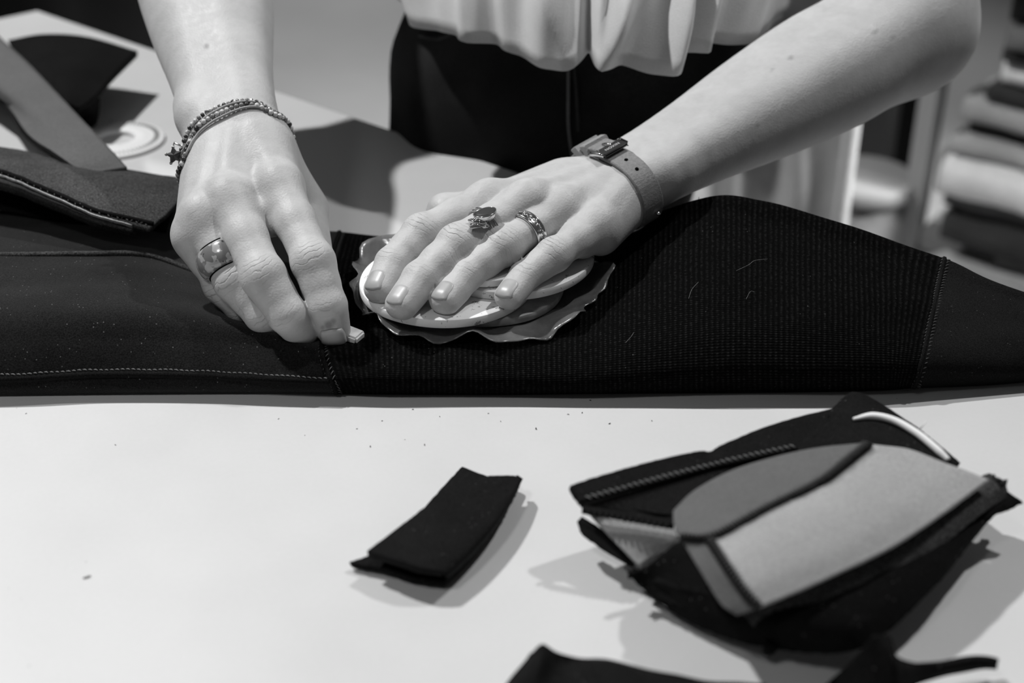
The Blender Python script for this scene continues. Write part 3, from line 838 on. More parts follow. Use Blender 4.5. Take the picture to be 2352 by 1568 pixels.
def gpanel(name, c0_, c1_, nu, mat, label=None):
    nv = 150
    S = surf(GC, np.linspace(c0_, c1_, nu), np.linspace(0, NR, nv))
    rel = np.clip(np.minimum(np.linspace(0, 1, nv) * 9, 1), 0, 1)[:, None]
    S = S + grid_normals(S) * (lowfreq(S * .55, 3) * .0009 * rel)[:, :, None]
    S[:, :, 2] = np.maximum(S[:, :, 2], .0006)
    V, Fc, uv = sheet_geo(S, .0025, .0003)
    o = mk(name, V, Fc, mat, garment, True, uv)
    if label: o['label'] = label
    return o
gpanel('smooth_panel', 0, SEAM1, 170, M['neoleft'], 'plain black neoprene panel with a soft ridge')
gpanel('ribbed_panel', SEAM1, SEAM2, 330, M['rib'], 'finely ribbed black knit panel')
gpanel('end_panel', SEAM2, len(cols) - 1, 60, M['neo2'], 'smooth black neoprene end panel')
def gpt(u, v):
    return surf(GC, [u], [v])[0, 0]
def gline(us, vs, lift=.0008):
    pts = []
    for u, v in zip(us, vs):
        e = .02; p = gpt(u, v); a = gpt(min(u + e, len(cols) - 1), v) - gpt(max(u - e, 0), v); b = gpt(u, min(v + e, NR)) - gpt(u, max(v - e, 0))
        n = unit(np.cross(a, b)); pts.append(p + n * lift)
    return np.array(pts)
def resample(pts, step):
    d = np.concatenate([[0], np.cumsum(np.linalg.norm(np.diff(pts, axis=0), axis=1))]); s = np.arange(0, d[-1], step)
    return np.stack([np.interp(s, d, pts[:, k]) for k in range(3)], -1)
def stitches(name, pts, step, length, r, mat, parent, slant=0.0, across=None, zig=0.0, up=A(0, 0, 1)):
    """a row of short raised thread stitches along a line"""
    q = resample(pts, step); b = MB()
    for i in range(len(q) - 1):
        t = unit(q[i + 1] - q[i]); c = unit(np.cross(t, up)); m = (q[i] + q[i + 1]) / 2
        off = c * zig * (1 if i % 2 else -1)
        d = unit(t + c * slant * (1 if (zig == 0 or i % 2) else -1)); jit = 1 + random.uniform(-.15, .15)
        a = m + off - d * length / 2 * jit; e = m + off + d * length / 2 * jit
        b.tube([a, (a + e) / 2 + up * r * .7, e], [r * .6, r, r * .6], 5)
    o = b.build(name, mat, parent); o['kind'] = 'stuff'; return o
# front stitched seam of the smooth panel, running into the corner seam
ru = np.linspace(0.3, SEAM1 - .02, 80); seamf = gline(ru, np.full(80, 3.0) + .02 * np.sin(ru * 9))
b = MB(); b.tube(gline(ru, np.full(80, 2.72), .0006), .0016, 6, True); sf = b.build('seam_roll', M['neo'], garment)
stitches('seam_stitching', seamf, .0026, .0021, .00035, M['stitch'], garment, .35)
# panel seams
for u0, m in ((SEAM1, 'stitch2'), (SEAM2, 'stitch2')):
    vv = np.linspace(.4, 9.0, 90)
    l1 = gline(np.full(90, u0 - .03), vv, .0006); l2 = gline(np.full(90, u0 + .08), vv, .0006)
    b = MB(); b.tube(gline(np.full(90, u0 + .0), vv, .0), .0014, 6, True); b.build('panel_seam', M['neo'], garment)
    stitches('seam_stitching', l1, .0024, .0020, .00028, M[m], garment, .9)
    stitches('seam_stitching', l2, .0024, .0022, .00026, M[m], garment, 1.2)
# back seam of the smooth panel
bs = gline(np.linspace(0, 5.2, 60), np.full(60, 7.0), .0004); b = MB(); b.tube(bs, .0017, 6); b.build('back_seam', M['fleece'], garment)
# frayed threads at the cut corner of the ribbed panel
b = MB(); cp = GC[NR - 1, 13]
for k in range(46):
    s = random.uniform(-1.2, 1.0); base = gpt(13 + s * .22, NR - .9) ; d = A(random.gauss(0, .5), random.gauss(0, .4), 1.0 + random.random()) * random.uniform(.0007, .0024)
    b.tube([base, base + d * .6 + A(random.gauss(0, .0005), 0, 0), base + d], [.00028, .0002, .0001], 4)
fz = b.build('frayed_edge', M['blackthread'], garment); fz['kind'] = 'stuff'

# folded cuff of the same garment, upper left
cuff_rows = [[(-120, 318, .040), (0, 338, .040), (140, 363, .039), (290, 388, .038), (432, 410, .036)],
             [(-120, 345, .047), (0, 362, .048), (130, 392, .047), (270, 425, .044), (430, 432, .038)],
             [(-120, 365, .053), (0, 385, .053), (115, 425, .050), (245, 470, .046), (395, 478, .039)],
             [(-120, 372, .054), (0, 398, .054), (105, 442, .051), (215, 487, .047), (345, 524, .040)]]
cuff, CS = patch('cuff_flap', cuff_rows, .003, M['fleece'], garment, 90, 40, rag=.00015, bump=.0007, seed=4, zmin=None)
cuff['label'] = 'folded back cuff with brushed lining'
edge = CS[-1]
def ribbon(name, pts, drop0, drop1, th, mat, parent, n1=6, back=0.0):
    rows_ = [pts + A(0, back * t, 0) + A(0, 0, -1) * (drop0 + (drop1 - drop0) * t) for t in np.linspace(0, 1, n1)]
    S = np.array(rows_); V, Fc, uv = sheet_geo(S, th); return mk(name, V, Fc, mat, parent, True, uv)
cut_e = edge[:int(len(edge) * .93)]
tap = np.linspace(1, .35, len(cut_e))[:, None]
S = np.array([cut_e + A(0, -.0004, -.0003) + A(0, .0035, -.0075) * t * tap for t in np.linspace(0, 1, 5)])
V, Fc, uv = sheet_geo(S, .0006); mk('light_trim', V, Fc, M['trim'], garment, True, uv)['label'] = 'pale tape along the cuff edge'
S = np.array([cut_e + A(0, .0036, -.0078) * tap + A(0, .0035, -.0055) * t * (1.15 - .2 * tap) for t in np.linspace(0, 1, 5)])
V, Fc, uv = sheet_geo(S, .0025); mk('cuff_edge', V, Fc, M['fleece'], garment, True, uv)
b = MB(); b.tube(CS[-3] + A(0, 0, .0008), .0014, 6); b.build('cuff_seam', M['neo'], garment)
stitches('seam_stitching', CS[-2] + A(0, 0, .0007), .0026, .0022, .0003, M['stitch2'], garment, .8, zig=.0005)
# lower layer of the cuff resting on the garment, so that the flap is a fold and not a loose leaf
low_rows = [[(-120, 318, .034), (0, 338, .034), (140, 363, .033), (290, 388, .032), (428, 412, .030)],
            [(-120, 400, .030), (0, 415, .030), (115, 450, .028), (245, 480, .026), (400, 470, .028)],
            [(-120, 470, .025), (0, 480, .025), (115, 500, .024), (245, 520, .022), (380, 530, .020)]]
patch('cuff_underlayer', low_rows, .0025, M['neo'], garment, 60, 20, zmin=None)

# grey band and stiff black flap behind it
band_rows = [[(-160, -90, .040), (-40, 45, .040), (70, 150, .040), (180, 265, .042), (250, 338, .043), (292, 384, .040)],
             [(-200, -20, .036), (-80, 130, .036), (40, 225, .038), (140, 310, .043), (200, 366, .044), (240, 392, .041)],
             [(-240, 60, .020), (-110, 170, .020), (0, 228, .022), (60, 308, .034), (125, 354, .042), (190, 400, .041)]]
band, bS = patch('neoprene_band', band_rows, .0025, M['strapgrey'], None, 60, 16, rag=.0001, zmin=None)
tag(band, 'wide grey neoprene band running down to the folded cuff', 'fabric strip')
b = MB(); b.tube(bS[-1] + A(0, 0, -.001), .0016, 6); bo = b.build('bound_edge', M['neo'], band)
flap = empty('neoprene_flap', tuple(P(180, 248, 0)))
tag(flap, 'stiff black neoprene flap raised behind the grey band', 'fabric scrap')
fr_ = [[(18, 92, .034), (100, 78, .038), (200, 84, .038), (316, 117, .032)],
       [(40, 120, .034), (110, 120, .038), (180, 135, .038), (262, 172, .031)],
       [(75, 160, .034), (115, 175, .037), (160, 195, .036), (222, 218, .030)],
       [(110, 195, .035), (125, 212, .036), (150, 232, .033), (182, 249, .028)]]
fo, fS = patch('panel', fr_, .0045, M['neo2'], flap, 40, 30, zmin=None)
fr2 = [[(120, 225, .026), (150, 232, .026), (185, 240, .025), (222, 222, .024)], [(150, 260, .013), (175, 262, .013), (200, 262, .013), (220, 250, .013)], [(180, 290, .0035), (192, 292, .0035), (205, 290, .0035), (214, 280, .0035)]]
patch('folded_tail', fr2, .003, M['neo2'], flap, 20, 14)

# ------------------------------------------------------------------ film and discs under the hand
th = np.linspace(0, 2 * math.pi, 150, endpoint=False); fc_ = P(1098, 664, .0195)
def film_surface():
    rr = np.linspace(0.02, 1, 26); S = np.zeros((len(rr), len(th), 3))
    rad = .0672 + .0024 * np.sin(5 * th + .6) + .0016 * np.sin(9 * th + 2) + .0012 * np.sin(17 * th + 1) + .001 * np.sin(29 * th)
    for i, r in enumerate(rr):
        x = np.cos(th) * rad * r * 1.0; y = np.sin(th) * rad * r * .94
        w = np.clip((r - .55) / .45, 0, 1) ** 2
        z = .0212 + w * (.0030 + .0030 * np.sin(8 * th + 1.2) + .0016 * np.sin(15 * th + .4) + .004 * np.clip(np.cos(th - .35), 0, 1) ** 2 + .006 * np.clip(np.cos(th - 2.6), 0, 1) ** 2)
        S[i] = np.stack([fc_[0] + x, fc_[1] + y, z], -1)
    return S
S = film_surface()
nv_, nu_ = S.shape[:2]; idx = np.arange(nv_ * nu_).reshape(nv_, nu_)
q = np.stack([idx[:-1], np.roll(idx, -1, 1)[:-1], np.roll(idx, -1, 1)[1:], idx[1:]], -1).reshape(-1, 4)
film = mk('plastic_film', S.reshape(-1, 3), q[:, ::-1], M['film']); tag(film, 'crinkled translucent round film lying under the stacked discs', 'plastic film')
so = film.modifiers.new('thickness', 'SOLIDIFY'); so.thickness = .0005; so.offset = 0

def disc(px, py, z0, R, h, mat, label, tilt=(0, 0), seed=0):
    """round disc with eased rim and slightly uneven outline"""
    prof = [(0.0001, 0), (R - .0012, 0), (R - .0003, .0004), (R, .0012), (R, h - .0012), (R - .0003, h - .0004), (R - .0012, h), (R * .6, h), (.0001, h)]
    V, Fc = lathe_geo(prof, 96); a = np.arctan2(V[:, 1], V[:, 0]); r = np.random.default_rng(seed)
    k = 1 + .012 * np.sin(2 * a + r.uniform(0, 6)) + .006 * np.sin(5 * a + r.uniform(0, 6)); V[:, :2] *= k[:, None]
    c = P(px, py, z0 + h / 2); V = V + A(c[0], c[1], z0); V[:, 2] += (V[:, 0] - c[0]) * tilt[0] + (V[:, 1] - c[1]) * tilt[1]
    o = mk('round_disc', V, Fc, mat); m = o.modifiers.new('edge', 'EDGE_SPLIT'); m.split_angle = math.radians(40)
    return tag(o, label, 'disc', 'flat discs stacked under the hand')
disc(1107, 652, .0222, .0430, .0046, M['discgrey'], 'grey speckled disc at the bottom of the stack, on the film', seed=1)
disc(1024, 650, .0272, .0440, .0052, M['disc'], 'white speckled disc under the four fingertips, lower left of the stack', seed=2)
disc(1176, 594, .0326, .0425, .0050, M['disc'], 'white disc jutting out right beneath the little finger', (.02, 0), seed=3)
disc(1120, 578, .0380, .0360, .0042, M['disc'], 'topmost white disc half hidden under the palm', (.02, 0), seed=4)

# chalk in the left hand of the picture
b = MB(); cpt = DP(804, 773, float((JR['index'][0] - CAM) @ FW) + .004); ax1 = unit(P(838, 784, .022) - P(780, 764, .0235)); ax2 = unit(np.cross(A(0, 0, 1), ax1)); ax3 = np.cross(ax1, ax2)
bm = bmesh.new(); bmesh.ops.create_cube(bm, size=1)
for v in bm.verts:
    p = A(v.co.x * .0120, v.co.y * .009, v.co.z * (.0066 if v.co.x > 0 else .0078)); v.co = Vector(cpt + p[0] * ax1 + p[1] * ax2 + p[2] * ax3)
bmesh.ops.bevel(bm, geom=bm.edges[:], offset=.0009, segments=2, affect='EDGES')
me = bpy.data.meshes.new('chalk_piece'); bm.to_mesh(me); bm.free(); me.materials.append(M['chalk'])
ch = bpy.data.objects.new('chalk_piece', me); COL.objects.link(ch); tag(ch, 'small white chalk block pinched under the index finger', 'chalk')

# white ticked ring behind the grey band
rg = empty('template_ring', tuple(P(268, 326, 0))); tag(rg, 'flat white plastic ring with a ticked rim behind the grey band', 'ring')
V, Fc = lathe_geo([(.0125, .0005), (.0125, .0030), (.0135, .0036), (.021, .0036), (.023, .0028), (.0300, .0028), (.0325, .0022), (.0332, .0010), (.0325, .0005), (.0125, .0005)], 90)
mk('ring_body', V + P(268, 326, 0), Fc, M['white'], rg)
b = MB()
for k in range(60):
    a = 2 * math.pi * k / 60; ax = np.array([[math.cos(a), math.sin(a), 0], [-math.sin(a), math.cos(a), 0], [0, 0, 1]])
    b.box(P(268, 326, 0) + ax[0] * .0275 + A(0, 0, .0030), ax, (.0018, .0005, .0005))
b.build('tick_marks', M['c_light'], rg, False)['kind'] = 'stuff'

# ------------------------------------------------------------------ offcuts in the foreground
# small folded strip
sm = empty('folded_offcut', tuple(P(1000, 1210, 0))); tag(sm, 'small folded black neoprene strip alone on the bare tabletop', 'fabric scrap')
s_rows = [[(800, 1292, .004), (870, 1262, .006), (960, 1180, .005), (1015, 1120, .005), (1061, 1071, .006)],
          [(880, 1305, .005), (930, 1268, .007), (1010, 1195, .007), (1060, 1140, .007), (1122, 1093, .007)],
          [(950, 1325, .005), (1000, 1280, .006), (1075, 1210, .006), (1130, 1150, .006), (1180, 1095, .007)],
          [(1022, 1334, .005), (1075, 1285, .005), (1130, 1215, .006), (1170, 1150, .006), (1190, 1110, .006)]]
patch('under_layer', s_rows, .0030, M['neo2'], sm, 46, 20, rag=.0002, seed=6)
s_top = [[(843, 1266, .0130), (930, 1200, .0135), (985, 1160, .0135), (1060, 1120, .0135), (1124, 1092, .0120)],
         [(905, 1285, .0145), (975, 1230, .0155), (1035, 1185, .0155), (1095, 1135, .0145), (1150, 1092, .0130)],
         [(965, 1305, .0140), (1030, 1255, .0150), (1085, 1200, .0150), (1140, 1145, .0140), (1180, 1092, .0130)],
         [(1024, 1318, .0115), (1082, 1265, .0125), (1138, 1200, .0130), (1176, 1140, .0130), (1198, 1098, .0125)],
         [(1026, 1330, .0060), (1086, 1275, .0070), (1144, 1205, .0080), (1182, 1140, .0085), (1200, 1100, .0090)]]
patch('folded_layer', s_top, .0030, M['neo2'], sm, 46, 26, rag=.0002, bump=.0005, seed=7)

def scrap(name, label, rows_, th_, mat, part=None, nu=50, nv=18, **k):
    o, S = patch(name, rows_, th_, mat, None, nu, nv, **k); tag(o, label, 'fabric scrap'); return o, S
# lowest curved black piece
low, lS = scrap('neoprene_offcut', 'large curved black offcut at the bottom of the scrap pile',
    [[(1500, 1335, .014), (1620, 1360, .020), (1780, 1360, .026), (1960, 1320, .028), (2140, 1230, .026), (2315, 1130, .020)],
     [(1490, 1350, .008), (1610, 1400, .013), (1770, 1430, .020), (1960, 1420, .024), (2140, 1300, .023), (2318, 1150, .018)],
     [(1484, 1362, .004), (1610, 1440, .005), (1752, 1486, .007), (1965, 1492, .014), (2120, 1375, .018), (2240, 1235, .017)]], .003, M['neo'], bump=.0008, rag=.00035, seed=12, nu=80, nv=24)
nb = MB(); q = [P(1775, 1478, .010), P(1768, 1490, .008), P(1758, 1498, .005)]; nb.tube(q, [.003, .0025, .0015], 8); nb.build('snipped_nub', M['neo'], low)
scrap('neoprene_offcut', 'black offcut corner jutting out at the far right of the pile',
    [[(2180, 1096, .022), (2262, 1098, .024), (2347, 1150, .022)], [(2200, 1140, .021), (2270, 1150, .023), (2332, 1164, .020)], [(2220, 1185, .020), (2270, 1185, .021), (2312, 1174, .018)]], .003, M['neo2'], nu=24, nv=12, rag=.0001, seed=13)
scrap('neoprene_offcut', 'black offcut with a ragged left corner under the grey panels',
    [[(1448, 1322, .016), (1500, 1288, .019), (1562, 1243, .024), (1640, 1225, .026)],
     [(1462, 1340, .012), (1540, 1320, .016), (1620, 1290, .022), (1720, 1290, .026)],
     [(1490, 1366, .008), (1570, 1398, .010), (1680, 1425, .014), (1800, 1415, .020)]], .003, M['neo'], nu=44, nv=20, rag=.0004, seed=14)
# back black piece with zigzag seam and pale corner
bk = empty('seamed_offcut', tuple(P(1500, 1150, 0))); tag(bk, 'black offcut with pale zigzag stitching and a grey corner, back left of the pile', 'fabric scrap')
o, S1 = patch('black_panel', [[(1310, 1114, .033), (1390, 1088, .033), (1500, 1058, .033), (1600, 1036, .033), (1632, 1036, .031), (1660, 1020, .033), (1780, 972, .033), (1925, 934, .031)],
     [(1322, 1138, .031), (1400, 1120, .031), (1500, 1095, .031), (1600, 1072, .031), (1640, 1064, .031), (1690, 1050, .031), (1800, 1018, .031), (1945, 985, .030)],
     [(1343, 1166, .028), (1420, 1172, .027), (1510, 1185, .026), (1580, 1170, .027), (1640, 1140, .028), (1720, 1110, .028), (1840, 1075, .028), (1980, 1040, .028)],
     [(1350, 1168, .025), (1430, 1182, .024), (1545, 1200, .024), (1620, 1200, .024), (1700, 1190, .024), (1780, 1170, .024), (1880, 1130, .024), (2010, 1090, .024)]], .003, M['neo2'], bk, 90, 30, rag=.00018, seed=15)
zl = spline([P(1345, 1144, .0328), P(1440, 1117, .0328), P(1540, 1090, .0328), P(1640, 1065, .0328), P(1700, 1050, .0328), P(1830, 1022, .0330)], 60)
stitches('zigzag_stitching', zl, .0027, .0031, .00032, M['stitch'], bk, 2.2, zig=.0)
zl2 = spline([P(1330, 1150, .0315), P(1440, 1124, .0315), P(1540, 1098, .0315), P(1640, 1072, .0315), P(1830, 1030, .0315)], 60)
b = MB(); b.tube(zl2, .0011, 6); b.build('seam_ridge', M['neo'], bk)
o, S1b = patch('grey_corner', [[(1345, 1170, .0255), (1440, 1186, .0255), (1542, 1202, .0255)], [(1405, 1236, .020), (1480, 1240, .021), (1562, 1240, .022)], [(1472, 1300, .014), (1510, 1275, .016), (1575, 1245, .020)]], .0022, M['greycloth'], bk, 30, 16)
b = MB(); b.tube(spline([P(1338, 1170, .0285), P(1440, 1187, .0285), P(1548, 1206, .0280)], 30), .0017, 6); b.build('corner_seam', M['neo2'], bk)
stitches('scalloped_edge', spline([P(1345, 1175, .0283), P(1440, 1193, .0283), P(1545, 1211, .0278)], 30), .0024, .0030, .0009, M['blackthread'], bk, 2.0)
patch('underlayer', [[(1336, 1186, .021), (1390, 1220, .020), (1460, 1290, .012)], [(1345, 1215, .012), (1385, 1245, .010), (1455, 1286, .006)]], .003, M['neo'], bk, 20, 10, rag=.0003, seed=16)
# right black mesh piece with white piping
pp = empty('piped_offcut', tuple(P(2050, 1000, 0))); tag(pp, 'black offcut edged with a curved white piping at the back of the pile', 'fabric scrap')
patch('black_panel', [[(1910, 938, .034), (1970, 900, .034), (2090, 969, .032), (2150, 1015, .030), (2206, 1062, .028)],
     [(1900, 965, .036), (1990, 950, .037), (2080, 990, .036), (2140, 1030, .033), (2195, 1070, .030)],
     [(1850, 1005, .035), (1960, 995, .038), (2070, 1020, .038), (2135, 1050, .035), (2190, 1085, .031)],
     [(1830, 1040, .034), (1940, 1040, .036), (2060, 1060, .036), (2130, 1080, .034), (2190, 1110, .031)]], .003, M['neo'], pp, 60, 24, rag=.0002, seed=17)
pl = spline([P(1960, 962, .0385), P(2005, 955, .0388), (P(2055, 966, .0385)), P(2105, 994, .0372), P(2145, 1026, .0350), P(2178, 1056, .0325)], 60)
V, Fc = tube_geo(pl, np.concatenate([np.linspace(.0007, .0017, 12), np.full(40, .0017), np.linspace(.0017, .0012, 8)]), 10); mk('white_piping', V, Fc, M['piping'], pp)
b = MB(); b.tube([P(2112, 986, .037), P(2120, 976, .039), P(2128, 968, .040)], [.0004, .0003, .0002], 5); b.build('loose_thread', M['white'], pp)
# grey seamed piece on top
gy = empty('grey_seamed_offcut', tuple(P(1850, 1200, 0))); tag(gy, 'grey offcut of three panels with dark overlock seams, topmost of the pile', 'fabric scrap')
o, Sa = patch('upper_panel', [[(1546, 1172, .040), (1600, 1122, .041), (1700, 1072, .042), (1850, 1032, .043), (1985, 1016, .043)],
     [(1548, 1205, .0405), (1620, 1170, .043), (1730, 1118, .045), (1865, 1070, .045), (1990, 1016, .0435)],
     [(1562, 1232, .040), (1642, 1228, .043), (1762, 1166, .0455), (1882, 1106, .0455), (1996, 1018, .0435)]], .0025, M['darkgrey'], gy, 60, 16)
o, Sb = patch('light_panel', [[(1630, 1238, .043), (1762, 1168, .0455), (1884, 1106, .0455), (1996, 1017, .0435)],
     [(1665, 1290, .0430), (1815, 1215, .0460), (1950, 1135, .0455), (2090, 1030, .042)],
     [(1705, 1345, .0405), (1865, 1275, .0430), (2020, 1190, .0425), (2185, 1066, .0395)],
     [(1745, 1393, .036), (1900, 1328, .038), (2080, 1238, .0375), (2272, 1101, .035)]], .0025, M['greycloth'], gy, 70, 40, bump=.0006, seed=21)
o, Sc = patch('lower_panel', [[(1562, 1234, .040), (1628, 1240, .043)], [(1605, 1305, .038), (1672, 1312, .042)], [(1655, 1385, .034), (1715, 1365, .038)], [(1692, 1413, .032), (1745, 1394, .036)]], .0025, M['darkgrey'], gy, 16, 40)
def seamband(pts, wdt):
    q = resample(spline(pts, 60), .001); t = np.gradient(q, axis=0); c = np.cross(t, A(0, 0, 1)); c /= np.linalg.norm(c, axis=1)[:, None]
    S = np.array([q + c * wdt * s + A(0, 0, .0012 * (1 - s * s)) for s in np.linspace(-1, 1, 7)]); V, Fc, uv = sheet_geo(S, .001)
    mk('seam_tape', V, Fc, M['neo2'], gy, True, uv)
    stitches('overlock_stitching', q + A(0, 0, .0016), .0016, wdt * 1.9, .00030, M['stitch2'], gy, 4.0)
    stitches('overlock_stitching', q + A(0, 0, .0010) + c * wdt * .9, .0020, wdt * .9, .00045, M['blackthread'], gy, 2.5)
seamband([P(1562, 1232, .041), P(1640, 1230, .0438), P(1762, 1167, .0460), P(1884, 1106, .0460), P(1950, 1055, .0450), P(1996, 1018, .0440)], .0021)
seamband([P(1630, 1240, .0438), P(1672, 1305, .0428), P(1714, 1362, .0390), P(1745, 1394, .0364)], .0021)
# black layer showing along the lower right of the grey piece
scrap('neoprene_offcut', 'dark offcut showing as a band below the grey panels',
    [[(1700, 1405, .024), (1880, 1325, .032), (2060, 1235, .033), (2250, 1095, .031), (2290, 1100, .028)],
     [(1720, 1425, .020), (1900, 1362, .028), (2085, 1268, .029), (2280, 1125, .028), (2312, 1120, .026)],
     [(1730, 1440, .016), (1910, 1395, .023), (2100, 1300, .024), (2250, 1185, .024), (2312, 1142, .022)]], .003, M['fleece'], nu=60, nv=20, rag=.00015, seed=18, bump=.0006)
# scraps at the very front edge of the frame
scrap('curled_offcut', 'blurred black offcut with a pointed tip, bottom centre of the picture',
    [[(1215, 1500, .016), (1248, 1474, .020), (1300, 1502, .016), (1400, 1510, .014), (1520, 1545, .012), (1640, 1565, .008), (1760, 1572, .005)],
     [(1180, 1545, .010), (1230, 1540, .018), (1300, 1535, .013), (1400, 1530, .018), (1520, 1570, .016), (1640, 1590, .012), (1760, 1590, .006)],
     [(1140, 1610, .004), (1220, 1620, .010), (1320, 1625, .012), (1420, 1640, .014), (1530, 1650, .012), (1640, 1650, .008), (1750, 1640, .004)]], .003, M['neo2'], nu=70, nv=24, bump=.0012, seed=22)
scrap('curled_offcut', 'blurred crumpled black offcut with a thin tail, bottom right of the picture',
    [[(1890, 1575, .006), (1960, 1512, .018), (2000, 1466, .030), (2045, 1460, .030), (2062, 1505, .022), (2110, 1522, .017), (2180, 1526, .014), (2250, 1517, .012), (2290, 1534, .008)],
     [(1900, 1600, .004), (1975, 1555, .014), (2015, 1510, .024), (2055, 1515, .026), (2075, 1540, .020), (2120, 1545, .014), (2185, 1542, .011), (2250, 1532, .009), (2291, 1538, .006)],
     [(1930, 1640, .004), (1990, 1620, .008), (2030, 1600, .012), (2060, 1590, .014), (2090, 1580, .011), (2130, 1566, .008), (2190, 1554, .006), (2250, 1542, .005), (2290, 1542, .004)]], .003, M['neo'], nu=80, nv=26, bump=.0012, seed=23)

# ------------------------------------------------------------------ worn jewellery
def ray_hit(H, px, py, t0=.45, t1=1.3):
    d = unit(ray(px, py)); t = t0
    for _ in range(200):
        e = float(H.B.eval((CAM + d * t)[None])[0])
        if e < 1e-5: break
        t += e * .8
        if t > t1: return None
    return CAM + d * t
def tracer(prims):
    B = Body(); B.fingers = [prims]; return B
def trace_r(B, org, dirs, r0=.05):
    dirs = np.asarray(dirs); r = np.full(len(dirs), r0)
    for _ in range(60): r = r - B.eval(org + dirs * r[:, None]) * .8
    return r
def lowpass(r, keep=3):
    f = np.fft.rfft(r); f[keep + 1:] = 0; return np.fft.irfft(f, len(r))
def band_geo(c, ax, e1, e2, phi, rad, prof):
    """sweep a closed profile [(axial, radial)] around the axis; rad(phi) = inner radius"""
    prof = np.asarray(prof); n = len(phi); m = len(prof); V = np.zeros((n, m, 3))
    for i, p in enumerate(phi):
        d = math.cos(p) * e1 + math.sin(p) * e2
        for k, (x, h) in enumerate(prof): V[i, k] = c + d * (rad[i] + h) + ax * x
    closed = abs((phi[-1] - phi[0]) - 2 * math.pi * (n - 1) / n) < 1e-6
    Fc = []
    for i in range(n if closed else n - 1):
        j = (i + 1) % n
        for k in range(m): Fc.append((i * m + k, i * m + (k + 1) % m, j * m + (k + 1) % m, j * m + k))
    if not closed: Fc.append(tuple(range(m))[::-1]); Fc.append(tuple((n - 1) * m + k for k in range(m)))
    return V.reshape(-1, 3), Fc
PH = np.linspace(0, 2 * math.pi, 120, endpoint=False)
def fixn(o):
    bm = bmesh.new(); bm.from_mesh(o.data); bmesh.ops.recalc_face_normals(bm, faces=bm.faces[:]); bm.to_mesh(o.data); bm.free(); return o

def finger_ring_frame(H, f, t):
    fr = H.frames[f]; T, Dp, Pp, Mc = H.J[f]; c = Mc * (1 - t) + Pp * t
    i = list(H.J).index(f); B = tracer(H.B.fingers[i]); ax = fr['b'][0]; e1 = fr['n'][0]; e2 = fr['l'][0]
    d = np.outer(np.cos(PH), e1) + np.outer(np.sin(PH), e2)
    return c, ax, e1, e2, lowpass(trace_r(B, c, d), 2) + .0001
# patterned dome ring
c, ax, e1, e2, rr = finger_ring_frame(HR, 'ring', .66)
hw = .0068; prof = [(x * hw, .0004 + .0034 * math.sqrt(max(0, 1 - x * x)) if abs(x) < 1 else .0003) for x in np.linspace(-1, 1, 17)] + [(hw * .9, -.0008), (-hw * .9, -.0008)]
V, Fc = band_geo(c, ax, e1, e2, PH, rr, prof)
dr = empty('dome_ring', tuple(c)); tag(dr, 'wide domed ring with a grey splashed pattern, on the hand holding chalk', 'ring')
fixn(mk('dome_band', V, Fc, M['resin'], dr))
for sg in (-1, 1):
    V, Fc = band_geo(c + ax * sg * hw, ax, e1, e2, PH, rr, [(-.0004, -.0004), (.0004, -.0004), (.0004, .0007), (-.0004, .0007)])
    fixn(mk('dark_rim', V, Fc, M['hole'], dr))
# engraved silver band
c, ax, e1, e2, rr = finger_ring_frame(HL, 'ring', .60)
ax_t = unit(ax + e2 * .10)
hw = .0030; prof = [(-hw, .0001), (-hw, .0009), (-hw * .75, .0013), (-hw * .6, .0010), (0, .0011), (hw * .6, .0010), (hw * .75, .0013), (hw, .0009), (hw, .0001)]
eb = empty('engraved_ring', tuple(c)); tag(eb, 'engraved silver band on the ring finger of the pressing hand', 'ring')
V, Fc = band_geo(c, ax_t, e1, e2, PH, rr, prof); fixn(mk('silver_band', V, Fc, M['silver'], eb))
b = MB()
for k in range(40):
    p = -1.9 + 3.8 * k / 39; d = math.cos(p) * e1 + math.sin(p) * e2; tdir = -math.sin(p) * e1 + math.cos(p) * e2
    r = np.interp(p % (2 * math.pi), PH, rr, period=2 * math.pi); q = c + d * (r + .0012) + ax_t * random.uniform(-.0012, .0012)
    v1 = unit(tdir + ax_t * random.uniform(-1, 1)); s = random.uniform(.0006, .0011)
    b.tube([q - v1 * s, q + d * .0003, q + v1 * s], [.0002, .00045, .0002], 5)
b.build('engraving', M['engraved'], eb)['kind'] = 'stuff'
# stone ring
c, ax, e1, e2, rr = finger_ring_frame(HL, 'middle', .62)
sr = empty('stone_ring', tuple(c)); tag(sr, 'silver ring with a dark oval stone on the middle finger', 'ring')
for dx in (-.0012, .0012):
    V, Fc = band_geo(c + ax * dx, ax, e1, e2, PH, rr, [(.0007 * math.cos(a), .0005 + .0007 * math.sin(a)) for a in np.linspace(0, 2 * math.pi, 8, endpoint=False)])
    fixn(mk('shank', V, Fc, M['silver'], sr))
top = ray_hit(HL, 1116, 505); up_ = unit(e1 + UP * .35); eu = unit(np.cross(up_, unit(ax))); ev = np.cross(eu, up_)
def stone_lathe(prof, a, bq, n=40):
    V = []; Fc = []
    for r, z in prof:
        for k in range(n):
            t = 2 * math.pi * k / n; sq = 1 + .10 * math.cos(t) ** 3
            V.append(top + eu * r * a * math.cos(t) * sq + ev * r * bq * math.sin(t) + up_ * z)
    for i in range(len(prof) - 1):
        for k in range(n): Fc.append((i * n + k, i * n + (k + 1) % n, (i + 1) * n + (k + 1) % n, (i + 1) * n + k))
    return V, Fc
V, Fc = stone_lathe([(.0, .0008), (.9, .0010), (1.02, .0024), (1.08, .0040), (1.06, .0046), (1.0, .0046), (.98, .0040)], .0048, .0060); fixn(mk('bezel', V, Fc, M['silver'], sr))
